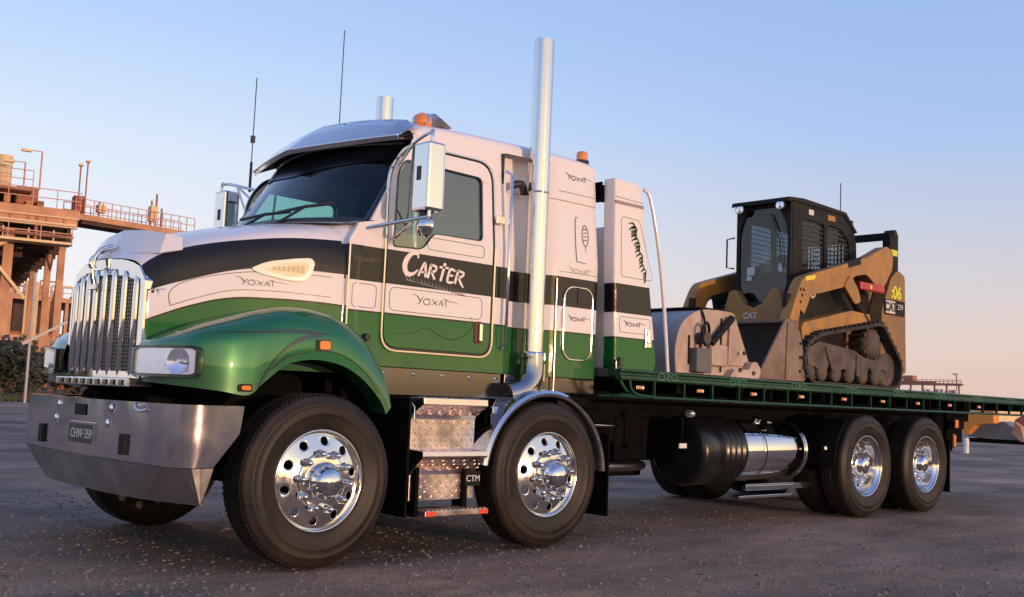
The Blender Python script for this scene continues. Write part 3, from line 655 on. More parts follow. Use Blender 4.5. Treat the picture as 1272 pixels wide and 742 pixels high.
# brush lettering CARTER on the black band of the door
def brush(strokes, fn, sc, x0, z0, w):
    m = MB()
    for st_ in strokes:
        pts, ww = st_; q = strip([(x0+(x+.16*z)*sc, z0+z*sc*.66) for x, z in pts], fn, [w*k for k in ww], k=6); m.add(q.v, q.f)
    return m
CT = [([(.42, .82), (.36, 1.0), (.16, .98), (.02, .70), (.0, .32), (.14, .02), (.36, .04), (.52, .28)], [.6, .9, 1.2, 1.8, 2.0, 1.8, 1.0, .4])]
def let(o, pts, ws): CT.append(([(o+a, b) for a, b in pts], ws))
let(.58, [(0, 0), (.14, .66), (.28, 0)], [.8, 1, 1]); let(.58, [(.05, .2), (.25, .24)], [.7, .6])
let(.95, [(0, -.02), (.02, .66)], [1, 1]); let(.95, [(.0, .64), (.24, .58), (.2, .36), (.03, .34)], [.8, .9, .8, .7]); let(.95, [(.08, .34), (.28, -.02)], [.8, 1])
let(1.33, [(.14, -.04), (.16, .86)], [1, 1.1]); let(1.33, [(-.02, .62), (.34, .66)], [.8, .7])
let(1.70, [(.26, .58), (.05, .60), (.04, .02), (.28, .02)], [.8, 1, 1, .7]); let(1.70, [(.05, .32), (.22, .34)], [.8, .6])
let(2.05, [(0, -.02), (.02, .64)], [1, 1]); let(2.05, [(.0, .63), (.26, .56), (.2, .36), (.03, .33)], [.8, .9, .8, .7]); let(2.05, [(.08, .34), (.24, .05), (.38, -.14)], [.8, 1, .5])
fcart = lambda a, b: Vector((a, ys(b)-.0166, b-.05*(a-.98)))
part('name_lettering', brush(CT, fcart, .222, .70, 1.86, .021), mat('letter_cream', (.80, .74, .68), .5), T, label='cream brush lettering CARTER on the door')
sh = MB()
rr2 = random.Random(2)
for k in range(16):
    x = .72+k*.033; sh.add(*(lambda s: (s.v, s.f))(strip([(x, 1.865-.004*k), (x+.015, 1.835-.004*k), (x+.045, 1.825-.003*k)], lambda a, b: Vector((a, ys(b)-.0160, b)), [.003, .010*rr2.uniform(.6, 1.3), .002])))
part('lettering_shadow', sh, mat('letter_grey', (.20, .20, .17), .5), T)
# ---- roof and sleeper
RW = [(0, 2.90, .325), (.02, 2.945, .34), (.055, 2.975, .38)]
def roofrow(x, zt_, dz=0, ins=0):
    return [(x, .325+ins, zt_-.10), (x, .335+ins, zt_-.045), (x, .37+ins, zt_-.008), (x, .46+ins, zt_+.018), (x, .8, zt_+.05), (x, 1.25, zt_+.065)]
rt = [(.80, 2.90), (.86, 2.935), (1.0, 2.965), (1.35, 2.985), (1.68, 2.995), (1.9, 3.0), (2.2, 3.005), (2.6, 3.0), (2.68, 2.98)]
rg = MB().grid(rgrid([roofrow(*q) for q in rt], 4, 4)); rg.mirror()
part('roof', rg, WHITEM, cab, weld=.002)
pl_ = [(1.66, .262), (1.672, .275), (1.69, .35), (1.72, .365), (1.97, .365), (2.03, .335), (2.15, .266), (2.19, .25), (2.62, .25), (2.665, .265), (2.685, .31), (2.69, .5), (2.69, 1.25)]
pl2 = [(x, y+(.0 if y > .3 else 0)) for x, y in pl_]
zz = [1.24, 1.6, 2.0, 2.15, 2.5, 2.60, 2.605, 2.625, 2.63, 2.66, 2.80, 2.90, 2.95]
rws = []
for x, y in pl_:
    r = []
    for z in zz:
        gro = .012 if z in (2.605, 2.625) else (-.008 if z >= 2.63 else 0)
        tm = .10*max(0, z-2.15) if y < .6 else 0
        r.append((x, y+tm+(gro if y < .45 else 0), z))
    rws.append(r)
sl_ = MB().grid(rws, False)
slp = part('sleeper', sl_, L_FLAT, T, bevel=.003, solid=.01); part('sleeper_side', sl_.mirrored(), L_FLAT, slp, bevel=.003, solid=.01)
LOCK = rrect(2.265, 1.375, 2.60, 1.955, .10, 6)
lki = rrect(2.277, 1.387, 2.588, 1.943, .09, 6)
for mir in (0, 1):
    g = lambda q: q.mirrored() if mir else q
    ld = part('locker_door', g(MB().poly(lki, fn=lambda a, b, t: side(a, b, t-.008), th=.008)), L_FLAT, T)
    part('locker_trim', g(MB().poly(LOCK, [lki], fn=lambda a, b, t: side(a, b, t-.014), th=.014)), RIMM, ld, bevel=.003)
    part('locker_latch', g(MB().box((2.42, .236, 1.83), (2.435, .242, 1.95))), PIN, ld)
    part('sleeper_sill', g(MB().box((1.70, .27, 1.12), (2.67, .29, 1.238))), SKIRT, T, bevel=.003)
    for xx in (2.185,):
        part('corner_trim', g(MB().tube([(xx, .246, 1.13), (xx, .246, 2.0)], .009, 8)), RIMM, T)
    part('grab_rail', g(MB().tube([(1.63, .24, 1.42), (1.63, .20, 1.45), (1.63, .20, 2.7), (1.63, .27, 2.74)], .013, 8, smooth_path=1)), CHROME, T)
    part('pinstripe', g(strip(rrect(2.25, 1.62, 2.62, 1.77, .03), flat(.003), .003, True, 1)), PIN, slp)
    part('pinstripe', g(strip([(2.21, 2.06), (2.64, 2.06)], flat(.003), .003, False, 1)), PIN, slp)
    part('pinstripe', g(strip([(2.21, 2.70), (2.64, 2.70)], flat(.012), .003, False, 1)), PIN, slp)
    part('pinstripe', g(strip([(2.43, 2.51), (2.40, 2.48), (2.40, 2.18), (2.43, 2.155), (2.52, 2.15)], flat(.003), [.005, .008, .008, .006, .003], False, 3)), mat('decal_green', (.02, .10, .05), .4) if 'decal_green' not in bpy.data.materials else bpy.data.materials['decal_green'], slp)
part('scroll_decal', scroll(2.44, 2.83, .12, flat(.014), .006), PIN, T)
part('scroll_decal', scroll(2.45, 2.08, .12, flat(.003), .005), mat('scroll_faint', (.35, .28, .27), .5), T)
part('scroll_decal', scroll(2.43, 1.70, .10, flat(.012), .006), PIN, T)
def oval(cx, cz, rx, rz, fn):
    m = MB(); P = [(cx+rx*math.cos(a), cz+rz*math.sin(a)) for a in [2*PI*k/20 for k in range(20)]]
    q = strip(P, fn, .009, True, 1); m.add(q.v, q.f)
    for zz_ in (-.5, -.15, .2, .55): q = strip([(cx-rx*.6, cz+rz*zz_), (cx+rx*.5, cz+rz*(zz_+.12))], fn, .009, False, 1); m.add(q.v, q.f)
    q = strip([(cx, cz-rz), (cx+.005, cz-rz*1.7)], fn, [.008, .002], False, 1); m.add(q.v, q.f); return m
part('oval_decal', oval(2.51, 2.375, .035, .085, flat(.003)), mat('decal_grey', (.17, .18, .16), .5), T)
# ---- windscreen, pillars, interior
def ws(u, v):                                             # u across (0..1), v up (0..1)
    a = 2*u-1; y = 1.25+a*(.945-.06*v); x = .14+.30*abs(a)**2.6+v*(.455-.04*(1-abs(a))-.085*abs(a)**2.6); z = 2.19+.62*v+.02*(1-abs(a))
    return Vector((x, y, z))
wsg = [[ws(i/24, j/6) for j in range(7)] for i in range(25)]
wsc = part('windscreen', MB().grid(wsg), GLASS, T)
ring = [ws(i/24, 0) for i in range(25)]+[ws(1, j/6) for j in range(1, 7)]+[ws(i/24, 1) for i in range(23, -1, -1)]+[ws(0, j/6) for j in range(5, 0, -1)]
sm_ = MB(); sm_.tube(ring+[ring[0]], .028, 8, caps=False); part('windscreen_seal', sm_, BLACKM, wsc)
# pillars: fill from glass edge to side shell
for mir in (0, 1):
    g = lambda q: q.mirrored() if mir else q
    ed = [ws(0, j/6) for j in range(7)]
    sd_ = [Vector((.48+.36*j/6, ys(2.20+.67*j/6)+.004, 2.20+.67*j/6)) for j in range(7)]
    mid = [(a+b)/2+Vector((-.03, -.03, 0)) for a, b in zip(ed, sd_)]
    part('pillar', g(MB().grid(rgrid([ed, mid, sd_], 3, 1))), WHITEM, cab)
hdr = MB().grid([[ws(i/24, 1), ws(i/24, 1)+Vector((.05, 0, .07)), Vector((.86, ws(i/24, 1).y*.985+.019, 2.935+.06*math.sin(PI*i/24)))] for i in range(25)])
part('header', hdr, WHITEM, cab)
cw = MB().grid([[ws(i/24, 0)+Vector((-.12, 0, -.03)), ws(i/24, 0)+Vector((-.04, 0, -.01)), ws(i/24, 0)+Vector((.02, 0, .005))] for i in range(25)])
cw.grid([[Vector((.30, .28, 2.16)), Vector((.25, .5, 2.17)), Vector((.2, .9, 2.21)), Vector((.18, 1.25, 2.235)), Vector((.2, 1.6, 2.21)), Vector((.25, 2.0, 2.17)), Vector((.30, 2.22, 2.16))], [Vector((.38, .28, 2.19)), Vector((.33, .5, 2.19)), Vector((.22, .9, 2.21)), Vector((.2, 1.25, 2.22)), Vector((.22, 1.6, 2.21)), Vector((.33, 2.0, 2.19)), Vector((.38, 2.22, 2.19))]])
def hxz(x, y):
    h = hbvh.ray_cast(Vector((x, y, 4)), Vector((0, 0, -1))); return Vector((x, y, h[0].z if h[0] else 2.2))
def hyz(x, z):
    h = hbvh.ray_cast(Vector((x, -2, z)), Vector((0, 1, 0))); return Vector((x, h[0].y if h[0] else .28, z))
rA = [hyz(.255, z)+Vector((0, -.004, 0)) for z in (1.25, 1.6, 1.85, 1.95, 2.0)]+[hxz(.255, y)+Vector((0, 0, .004)) for y in (.37, .43, .55, .8, 1.0)]
rC = [Vector(p) for p in ((.36, .246, 1.25), (.36, .246, 1.6), (.36, .246, 1.85), (.36, .246, 1.95), (.37, .247, 2.03), (.40, .262, 2.15), (.42, .32, 2.20), (.40, .50, 2.215), (.34, .80, 2.225), (.27, 1.0, 2.24))]
cq = MB().grid([rA, [a.lerp(c, .5)+Vector((0, -.002, .006)) for a, c in zip(rA, rC)], rC])
for mir in (0, 1): part('cowl_corner', cq.mirrored() if mir else cq, L_FLAT, cab)
part('cowl', cw, WHITEM, cab)
INT = mat('cab_interior', (.035, .038, .045), .8)
part('interior_shell', MB().box((.32, .30, 1.30), (1.64, 2.20, 1.34)).box((1.62, .30, 1.34), (1.64, 2.20, 2.88)).box((.9, .36, 2.84), (1.64, 2.14, 2.86)), INT, cab)
part('dashboard', MB().poly([(.36, 1.34), (.36, 2.05), (.44, 2.13), (.62, 2.12), (.70, 2.05), (.66, 1.8), (.5, 1.7), (.5, 1.34)], fn=lambda a, b, t: Vector((a, .34+t, b)), th=1.82), INT, cab, bevel=.02)
for y in (.75, 1.75):
    s_ = part('seat', MB().box((.95, y-.25, 1.62), (1.42, y+.25, 1.78)), SEATM, T, bevel=.05)
    part('backrest', MB().poly([(1.33, 1.74), (1.47, 1.74), (1.60, 2.42), (1.50, 2.45)], fn=lambda a, b, t, y=y: Vector((a, y-.24+t, b)), th=.48), SEATM, s_, bevel=.04)
    part('headrest', MB().box((1.50, y-.13, 2.46), (1.59, y+.13, 2.62)), SEATM, s_, bevel=.03)
sw = MB(); c_ = Vector((.80, 1.75, 2.08)); ax1 = Vector((0, 1, 0)); ax2 = Vector((.62, 0, .78))
sw.tube([c_+(ax1*math.cos(a)+ax2*math.sin(a))*.22 for a in [2*PI*k/24 for k in range(25)]], .015, 8, caps=False); sw.tube([c_, (.6, 1.75, 1.95)], .03, 8); sw.beam(c_-ax1*.21, c_+ax1*.21, .04, .02)
part('steering_wheel', sw, PLAST, T)
# wipers
for y0, y1 in ((.95, .62), (1.45, 1.15)):
    wp = MB(); a = ws((y0-.335)/1.83, -.02)+Vector((-.03, 0, 0)); b = Vector((.17, y1, 2.27)); wp.tube([a, b+Vector((-.01, 0, .02))], .010, 6); 
    wp.tube([b+Vector((-.03, .33, .005)), b+Vector((-.02, 0, .012)), b+Vector((.05, -.22, .02))], .011, 6)
    part('wiper', wp, PLAST, T)
# sun visor: front lip, sloping top, side ends
def vz(u):
    a = 2*u-1; aa = abs(a); y = 1.25+a*.975
    lx = .355+.27*(aa*.75+.25*aa*aa); lz = 2.80+.015*aa
    return Vector((lx, y, lz)), Vector((.74+.10*aa**2, 1.25+a*.92, 3.055-.05*aa-.06*aa**3))
vr = []
for i in range(33):
    u = i/32; a, b = vz(u); m1 = a.lerp(b, .35)+Vector((0, 0, .035)); m2 = a.lerp(b, .75)+Vector((0, 0, .045))
    if i in (0, 32): m1 = a.lerp(b, .35); m2 = a.lerp(b, .7)
    vr.append([a+Vector((.012, 0, -.03)), a, m1, m2, b])
vis = part('sun_visor', MB().grid(vr), STAIN, T, solid=.006)
part('visor_lip', MB().tube([vz(i/32)[0] for i in range(33)], .009, 8), ALLOY, vis)
# visor under-lining and dark strip across the top of the glass
vu = [[vz(i/16)[0]+Vector((.02, 0, -.015)), vz(i/16)[1]+Vector((-.02, 0, -.07))] for i in range(17)]
part('visor_lining', MB().grid(vu), mat('visor_dark', (.008, .008, .01), .6), vis)
tg = MB(); 
tg.grid([[ws(i/24, 1)+Vector((-.006, 0, 0)), ws(i/24, .76-.13*(1-min(1, abs(2*i/24-1)*1.2)))+Vector((-.007, 0, .002))] for i in range(25)])
part('dark_glass_strip', tg, mat('dark_glass_strip', (.006, .007, .01), .25), wsc)
# ---- mirrors
MB_ = mat('mirror_glass', (.8, .82, .85), .02, 1.)
for mir in (0, 1):
    g = lambda q: q.mirrored() if mir else q
    fr = MB(); 
    fr.tube([(.66, .30, 2.66), (.60, .02, 2.73), (.585, -.14, 2.755), (.58, -.17, 2.72), (.58, -.17, 2.20)], .012, 8, smooth_path=3)
    fr.tube([(.62, .24, 2.60), (.60, .05, 2.72)], .010, 8)
    fr.tube([(.60, .05, 2.72), (.72, .245, 2.20)], .009, 8)
    fr.tube([(.40, .25, 2.14), (.46, .15, 2.16), (.58, -.17, 2.20)], .013, 8)
    fr.tube([(.60, .25, 2.08), (.58, .0, 2.18)], .010, 8)
    ma = part('mirror', g(fr), CHROME, T)
    part('mirror_housing', g(MB().box((.535, -.20, 2.24), (.675, -.03, 2.69))), CHROME, ma, bevel=.018)
    part('mirror_glass', g(MB().box((.676, -.185, 2.26), (.680, -.045, 2.67))), MB_, ma)
    part('mirror_plate', g(MB().box((.529, -.12, 2.44), (.535, -.085, 2.53))), PLAST, ma)
    cvx = MB().lathe([(0, -.055), (.03, -.05), (.06, -.03), (.078, 0), (.078, .008), (0, .01)], (.60, -.11, 2.145), 'x', 24)
    part('convex_mirror', g(cvx), CHROME, ma); part('mirror_clamp', g(MB().box((.57, -.14, 2.17), (.60, -.08, 2.24))), PLAST, ma, bevel=.006)
# ---- exhaust stacks
for mir in (0, 1):
    g = lambda q: q.mirrored() if mir else q
    tp = 3.81 if not mir else 3.74
    e_ = MB(); e_.tube([(1.925, .22, 1.36), (1.925, .22, 2.4), (1.925, .22, tp)], .079, 32, caps=False); e_.tube([(1.925, .22, tp), (1.925, .22, tp-.6)], .074, 24, caps=False)
    es = part('exhaust_stack', g(e_), CHROME, T)
    el = MB(); el.tube([(1.925, .22, 1.40), (1.925, .215, 1.30), (1.90, .205, 1.205), (1.83, .20, 1.135), (1.74, .20, 1.10), (1.645, .20, 1.085)], .090, 28, smooth_path=5)
    part('exhaust_elbow', g(el), mat('ground_reflection_chrome', (.40, .39, .41), .07, 1.) if not mir else bpy.data.materials['ground_reflection_chrome'], es)  # dark ground reflection put into this chrome's colour
    part('stack_clamp', g(MB().lathe([(.079, -.03), (.09, -.028), (.09, .028), (.079, .03)], (1.925, .22, 1.385), 'z', 28)), CHROME, es)
    part('stack_clamp', g(MB().lathe([(.079, -.008), (.084, -.006), (.084, .006), (.079, .008)], (1.925, .22, 2.62), 'z', 28)), STAIN, es)
    part('stack_bracket', g(MB().box((1.86, .25, 1.20), (2.10, .27, 1.33)).box((1.88, .28, 2.60), (1.92, .38, 2.63)).box((2.0, .235, 1.36), (2.03, .26, 1.41))), RIMM, es, bevel=.003)
    part('clamp_bolt', g(MB().cyl((2.02, .19, 1.36), (2.02, .19, 1.41), .012, 8)), CHROME, es)
# air intake clutter seen beside the stack
part('intake_elbow', MB().tube([(1.74, .32, 2.66), (1.82, .30, 2.68), (1.88, .33, 2.62)], .03, 10, smooth_path=3), PLAST, T)
# beacons, horn, aerials
def beacon(x, y, z, r, h, tip=None):
    b_ = part('beacon', MB().lathe([(0, 0), (r*1.15, 0), (r*1.15, h*.22), (r, h*.25)], (x, y, z), 'z', 20), PLAST, T)
    part('beacon_lens', MB().lathe([(r, h*.25), (r*.96, h*.7), (r*.85, h*.92), (r*.5, h), (0, h)], (x, y, z), 'z', 20), AMBER, b_)
beacon(2.60, .42, 3.0, .05, .10)
cl_ = MB().grid([[(1.02+.0, .80, 3.02), (1.04, .80, 3.09), (1.08, .80, 3.105), (1.18, .80, 3.06), (1.24, .80, 3.03)], [(1.02, .90, 3.03), (1.03, .9, 3.115), (1.09, .9, 3.13), (1.2, .9, 3.07), (1.26, .9, 3.035)], [(1.02, 1.0, 3.02), (1.04, 1.0, 3.09), (1.08, 1.0, 3.105), (1.18, 1.0, 3.06), (1.24, 1.0, 3.03)]])
cl_.add([(1.02, .80, 3.02), (1.02, 1.0, 3.02), (1.02, .9, 3.115)], [(0, 1, 2)])
for dy in (-.27, 0.35, .97):
    q = part('cab_lamp', cl_.moved((0, dy-.08, -.015)), CHROME, T)
    part('cab_lamp_lens', MB().grid([[(1.00+.03*abs(math.sin(a)), .9+dy-.08+.085*math.cos(t), 3.0+.1*math.sin(t)*a/1.0) for t in [PI*k/10 for k in range(11)]] for a in (.2, .6, 1.05)]), AMBER, q)
    part('cab_lamp_lens', MB().lathe([(0, -.05), (.05, -.04), (.075, .0), (.075, .05)], (1.02, .9+dy-.08, 3.03), 'x', 16), AMBER, q)
a1 = part('aerial', MB().tube([(.80, 2.60, 2.72), (.80, 2.60, 2.98)], [.012, .012], 8).tube([(.80, 2.60, 2.98), (.80, 2.60, 3.72)], .0045, 6).box((.785, 2.585, 3.15), (.815, 2.615, 3.21)), PLAST, T)
part('aerial', MB().tube([(.85, 1.35, 3.0), (.85, 1.35, 3.86)], .004, 6).box((.83, 1.33, 3.0), (.87, 1.37, 3.04)), PLAST, T)
# ================================================================== wheels
def wheel_meshes():
    d = {}
    ty = MB()
    prof = [(.296, .035), (.31, .018), (.33, .010), (.37, .002), (.40, -.004), (.405, -.007), (.41, -.004), (.45, -.002), (.458, -.005), (.464, .000), (.48, .006), (.497, .018), (.505, .02), (.512, .030), (.520, .045)]
    for g in (.075, .110, .170, .205):
        prof += [(.5225, g-.010), (.5225, g-.006), (.5125, g-.004), (.5125, g+.004), (.5225, g+.006)]
    prof += [(.520, .235), (.512, .250), (.497, .262), (.45, .282), (.41, .284), (.33, .27), (.296, .245)]
    ty.lathe(prof[:15], (0, 0, 0), 'y', 96); ty.lathe(prof[14:-6], (0, 0, 0), 'y', 96, smooth=False); ty.lathe(prof[-7:], (0, 0, 0), 'y', 96)
    for k in range(96):
        a = 2*PI*k/96
        for y in (.046, .234):
            c = Vector((.519*math.cos(a), y, .519*math.sin(a))); u = Vector((math.cos(a), 0, math.sin(a))); ty.beam(c-u*.012, c+u*.003, .012, .014, (0, 1, 0))
    for r_, w_ in ((.345, .004), (.43, .003), (.487, .0035)):
        pass
    d['tyre'] = ty.mesh('tyre')
    # steer disc: flat ring with ten hand holes
    ho = [[(.238*math.cos(a)+.0265*math.cos(t), .238*math.sin(a)+.0265*math.sin(t)) for t in [2*PI*k/14 for k in range(14)]] for a in [2*PI*(j+.5)/10 for j in range(10)]]
    circ = lambda r, n=60: [(r*math.cos(2*PI*k/n), r*math.sin(2*PI*k/n)) for k in range(n)]
    yy = lambda r: .000+.040*max(0, (r-.17)/.115)
    def ds(a, b, t):
        r = math.hypot(a, b); return Vector((a, yy(r)+t, b))
    def disc(rc, rh, r0, r1, yf, n=24):
        m = MB()
        for j in range(10):
            A = 2*PI*(j+.5)/10; rows = []
            C = Vector((rc*math.cos(A), rc*math.sin(A)))
            hw = PI/10
            for k in range(n+1):
                t = 2*PI*k/n; dx, dy = math.cos(t), math.sin(t); s_ = 1/max(abs(dx), abs(dy)); rr = (r0+r1)/2+(r1-r0)/2*dx*s_; aa = A+hw*dy*s_
                O = Vector((rr*math.cos(aa), rr*math.sin(aa)))
                er = Vector((math.cos(A), math.sin(A))); et = Vector((-er.y, er.x)); H = C+er*(rh*dx)+et*(rh*dy)
                row = []
                for q in (-.001, 0, .12, .4, .7, 1):
                    p = H.lerp(O, max(q, 0)); r = p.length; row.append(Vector((p.x, yf(r)+(.014 if q < 0 else (.002 if q == 0 else 0)), p.y)))
                rows.append(row)
            m.grid(rows)
        return m
    st_ = disc(.238, .0265, .20, .272, yy)
    st_.lathe([(.168, yy(.168)), (.20, yy(.20))], (0, 0, 0), 'y', 60); st_.lathe([(.272, yy(.272)), (.284, yy(.284))], (0, 0, 0), 'y', 60)
    st_.lathe([(.284, .040), (.290, .034), (.296, .016), (.304, .013), (.308, .018), (.308, .03), (.298, .04), (.292, .07), (.285, .14), (.296, .245)], (0, 0, 0), 'y', 72)
    st_.lathe([(.170, .004), (.166, -.012), (.158, -.014), (.10, -.016), (.0, -.016)], (0, 0, 0), 'y', 48)
    d['rim'] = st_.mesh('rim')
    hb = MB().lathe([(.112, -.012), (.112, -.05), (.104, -.062), (.094, -.068), (.088, -.072), (.085, -.10), (.070, -.118), (.04, -.130), (.018, -.136), (0, -.137)], (0, 0, 0), 'y', 40)
    d['hub_cap'] = hb.mesh('hub_cap')
    nt_ = MB().lathe([(.026, 0), (.026, -.010), (.0225, -.014), (.0205, -.020), (.0205, -.050), (.016, -.062), (.008, -.068), (0, -.069)], (0, 0, 0), 'y', 12)
    d['lug_nut'] = nt_.mesh('lug_nut')
    sn = MB().lathe([(.009, 0), (.009, -.012), (0, -.015)], (0, 0, 0), 'y', 8); d['cap_bolt'] = sn.mesh('cap_bolt')
    # drive wheel: deep dish
    ho2 = [[(.215*math.cos(a)+.026*math.cos(t), .215*math.sin(a)+.026*math.sin(t)) for t in [2*PI*k/12 for k in range(12)]] for a in [2*PI*(j+.5)/10 for j in range(10)]]
    dr = disc(.215, .026, .185, .245, lambda r: .16-.02*max(0, (.2-r)/.1))
    dr.lathe([(.09, .138), (.185, .157)], (0, 0, 0), 'y', 60); dr.lathe([(.245, .16), (.262, .16)], (0, 0, 0), 'y', 60)
    dr.lathe([(.262, .16), (.272, .15), (.276, .09), (.286, .055), (.296, .05), (.300, .022), (.308, .018), (.310, .024), (.310, .035), (.298, .045), (.290, .15), (.296, .245)], (0, 0, 0), 'y', 72)
    d['drive_rim'] = dr.mesh('rim')
    dh = MB().lathe([(.108, .15), (.102, .07), (.090, .06), (.086, .04), (.078, .026), (.05, .016), (0, .012)], (0, 0, 0), 'y', 36)
    d['drive_hub'] = dh.mesh('hub_cap')
    for k, m in (('tyre', RUBBER), ('rim', ALLOY), ('hub_cap', CHROME), ('lug_nut', CHROME), ('cap_bolt', CHROME), ('drive_rim', ALLOY), ('drive_hub', CHROME)): d[k].materials.append(m)
    return d
WM = wheel_meshes()
def kid(name, me, par, loc=(0, 0, 0), rot=None):
    o = bpy.data.objects.new(name, me); COL.objects.link(o); o.parent = par; o.location = loc
    if rot: o.rotation_euler = rot
    return o
def make_wheel(x, y, rz, drive, spin):
    base = WM['drive_rim'] if drive else WM['rim']
    o = bpy.data.objects.new('wheel', base); COL.objects.link(o); o.parent = T
    o.location = Vector((x, y, .5225))-T.location; o.rotation_euler = (0, spin, 0) if rz == 0 else (0, spin, PI)
    kid('tyre', WM['tyre'], o)
    if drive: kid('tyre', WM['tyre'], o, (0, .33, 0)); kid('hub_cap', WM['drive_hub'], o)
    else: kid('hub_cap', WM['hub_cap'], o)
    for k in range(10):
        a = 2*PI*k/10
        kid('lug_nut', WM['lug_nut'], o, (.1675*math.cos(a), .145 if drive else -.014, .1675*math.sin(a)))
        if not drive: kid('cap_bolt', WM['cap_bolt'], o, (.100*math.cos(a+.3), -.066, .100*math.sin(a+.3)))
    return o
AX = [(0, 0), (1.939, 0), (6.57, 1), (7.88, 1)]
for i, (x, dv) in enumerate(AX):
    make_wheel(x, .005 if not dv else 0.0, 0, dv, .1+.37*i); make_wheel(x, 2.495, 1, dv, .3*i)
# ================================================================== chassis and running gear
ch = part('chassis_rail', MB().box((-.75, .82, .72), (10.6, .90, 1.0)), CHASS, T, bevel=.006)
part('chassis_rail', MB().box((-.75, 1.60, .72), (10.6, 1.68, 1.0)), CHASS, T, bevel=.006)
for x in (-.6, 1.0, 2.9, 3.9, 5.0, 6.0, 7.2, 8.5, 9.6): part('crossmember', MB().box((x, .90, .76), (x+.10, 1.60, .96)), CHASS, T)
for x, dv in AX:
    ax_ = part('axle', MB().cyl((x, .30, .5225 if dv else .47), (x, 2.20, .5225 if dv else .47), .07 if dv else .055, 12), CHASS, T)
    if dv: part('differential', MB().lathe([(0, -.26), (.14, -.2), (.21, -.05), (.21, .05), (.14, .2), (0, .26)], (x, 1.25, .5225), 'y', 20), CHASS, ax_)
    for y in (.86, 1.64):
        part('spring', MB().tube([(x-.55, y, .72), (x-.25, y, .63), (x, y, .60), (x+.25, y, .63), (x+.55, y, .72)], .035, 8, smooth_path=4), CHASS, ax_)
part('engine_block', MB().box((-.6, .85, .55), (.9, 1.65, 1.5)).box((-.75, .72, 1.1), (-.66, 1.78, 1.75)), CHASS, T, bevel=.03)
part('radiator', MB().box((-.86, .76, 1.12), (-.78, 1.74, 1.68)), CHASS, T)
part('firewall', MB().box((.22, .36, 1.05), (.27, 2.14, 1.98)), CHASS, T)
part('inner_guard', MB().lathe([(.69, .165), (.69, .62), (.2, .62)], (-.03, 0, .55), 'y', 28, a0=0, a1=PI), FLAPM, T)
part('inner_guard', MB().lathe([(.69, .165), (.69, .62), (.2, .62)], (-.03, 0, .55), 'y', 28, a0=0, a1=PI).mirrored(), FLAPM, T)
part('transmission', MB().cyl((.9, 1.25, .85), (2.2, 1.25, .85), .22, 16, .16), CHASS, T)
part('battery_tray', MB().box((2.75, .95, .40), (4.1, 1.55, .98)), CHASS, T, bevel=.02)
part('drive_shaft', MB().cyl((2.2, 1.25, .78), (6.3, 1.25, .58), .06, 12), CHASS, T)
part('cab_floor', MB().box((.3, .30, 1.02), (2.66, 2.20, 1.10)), CHASS, T)
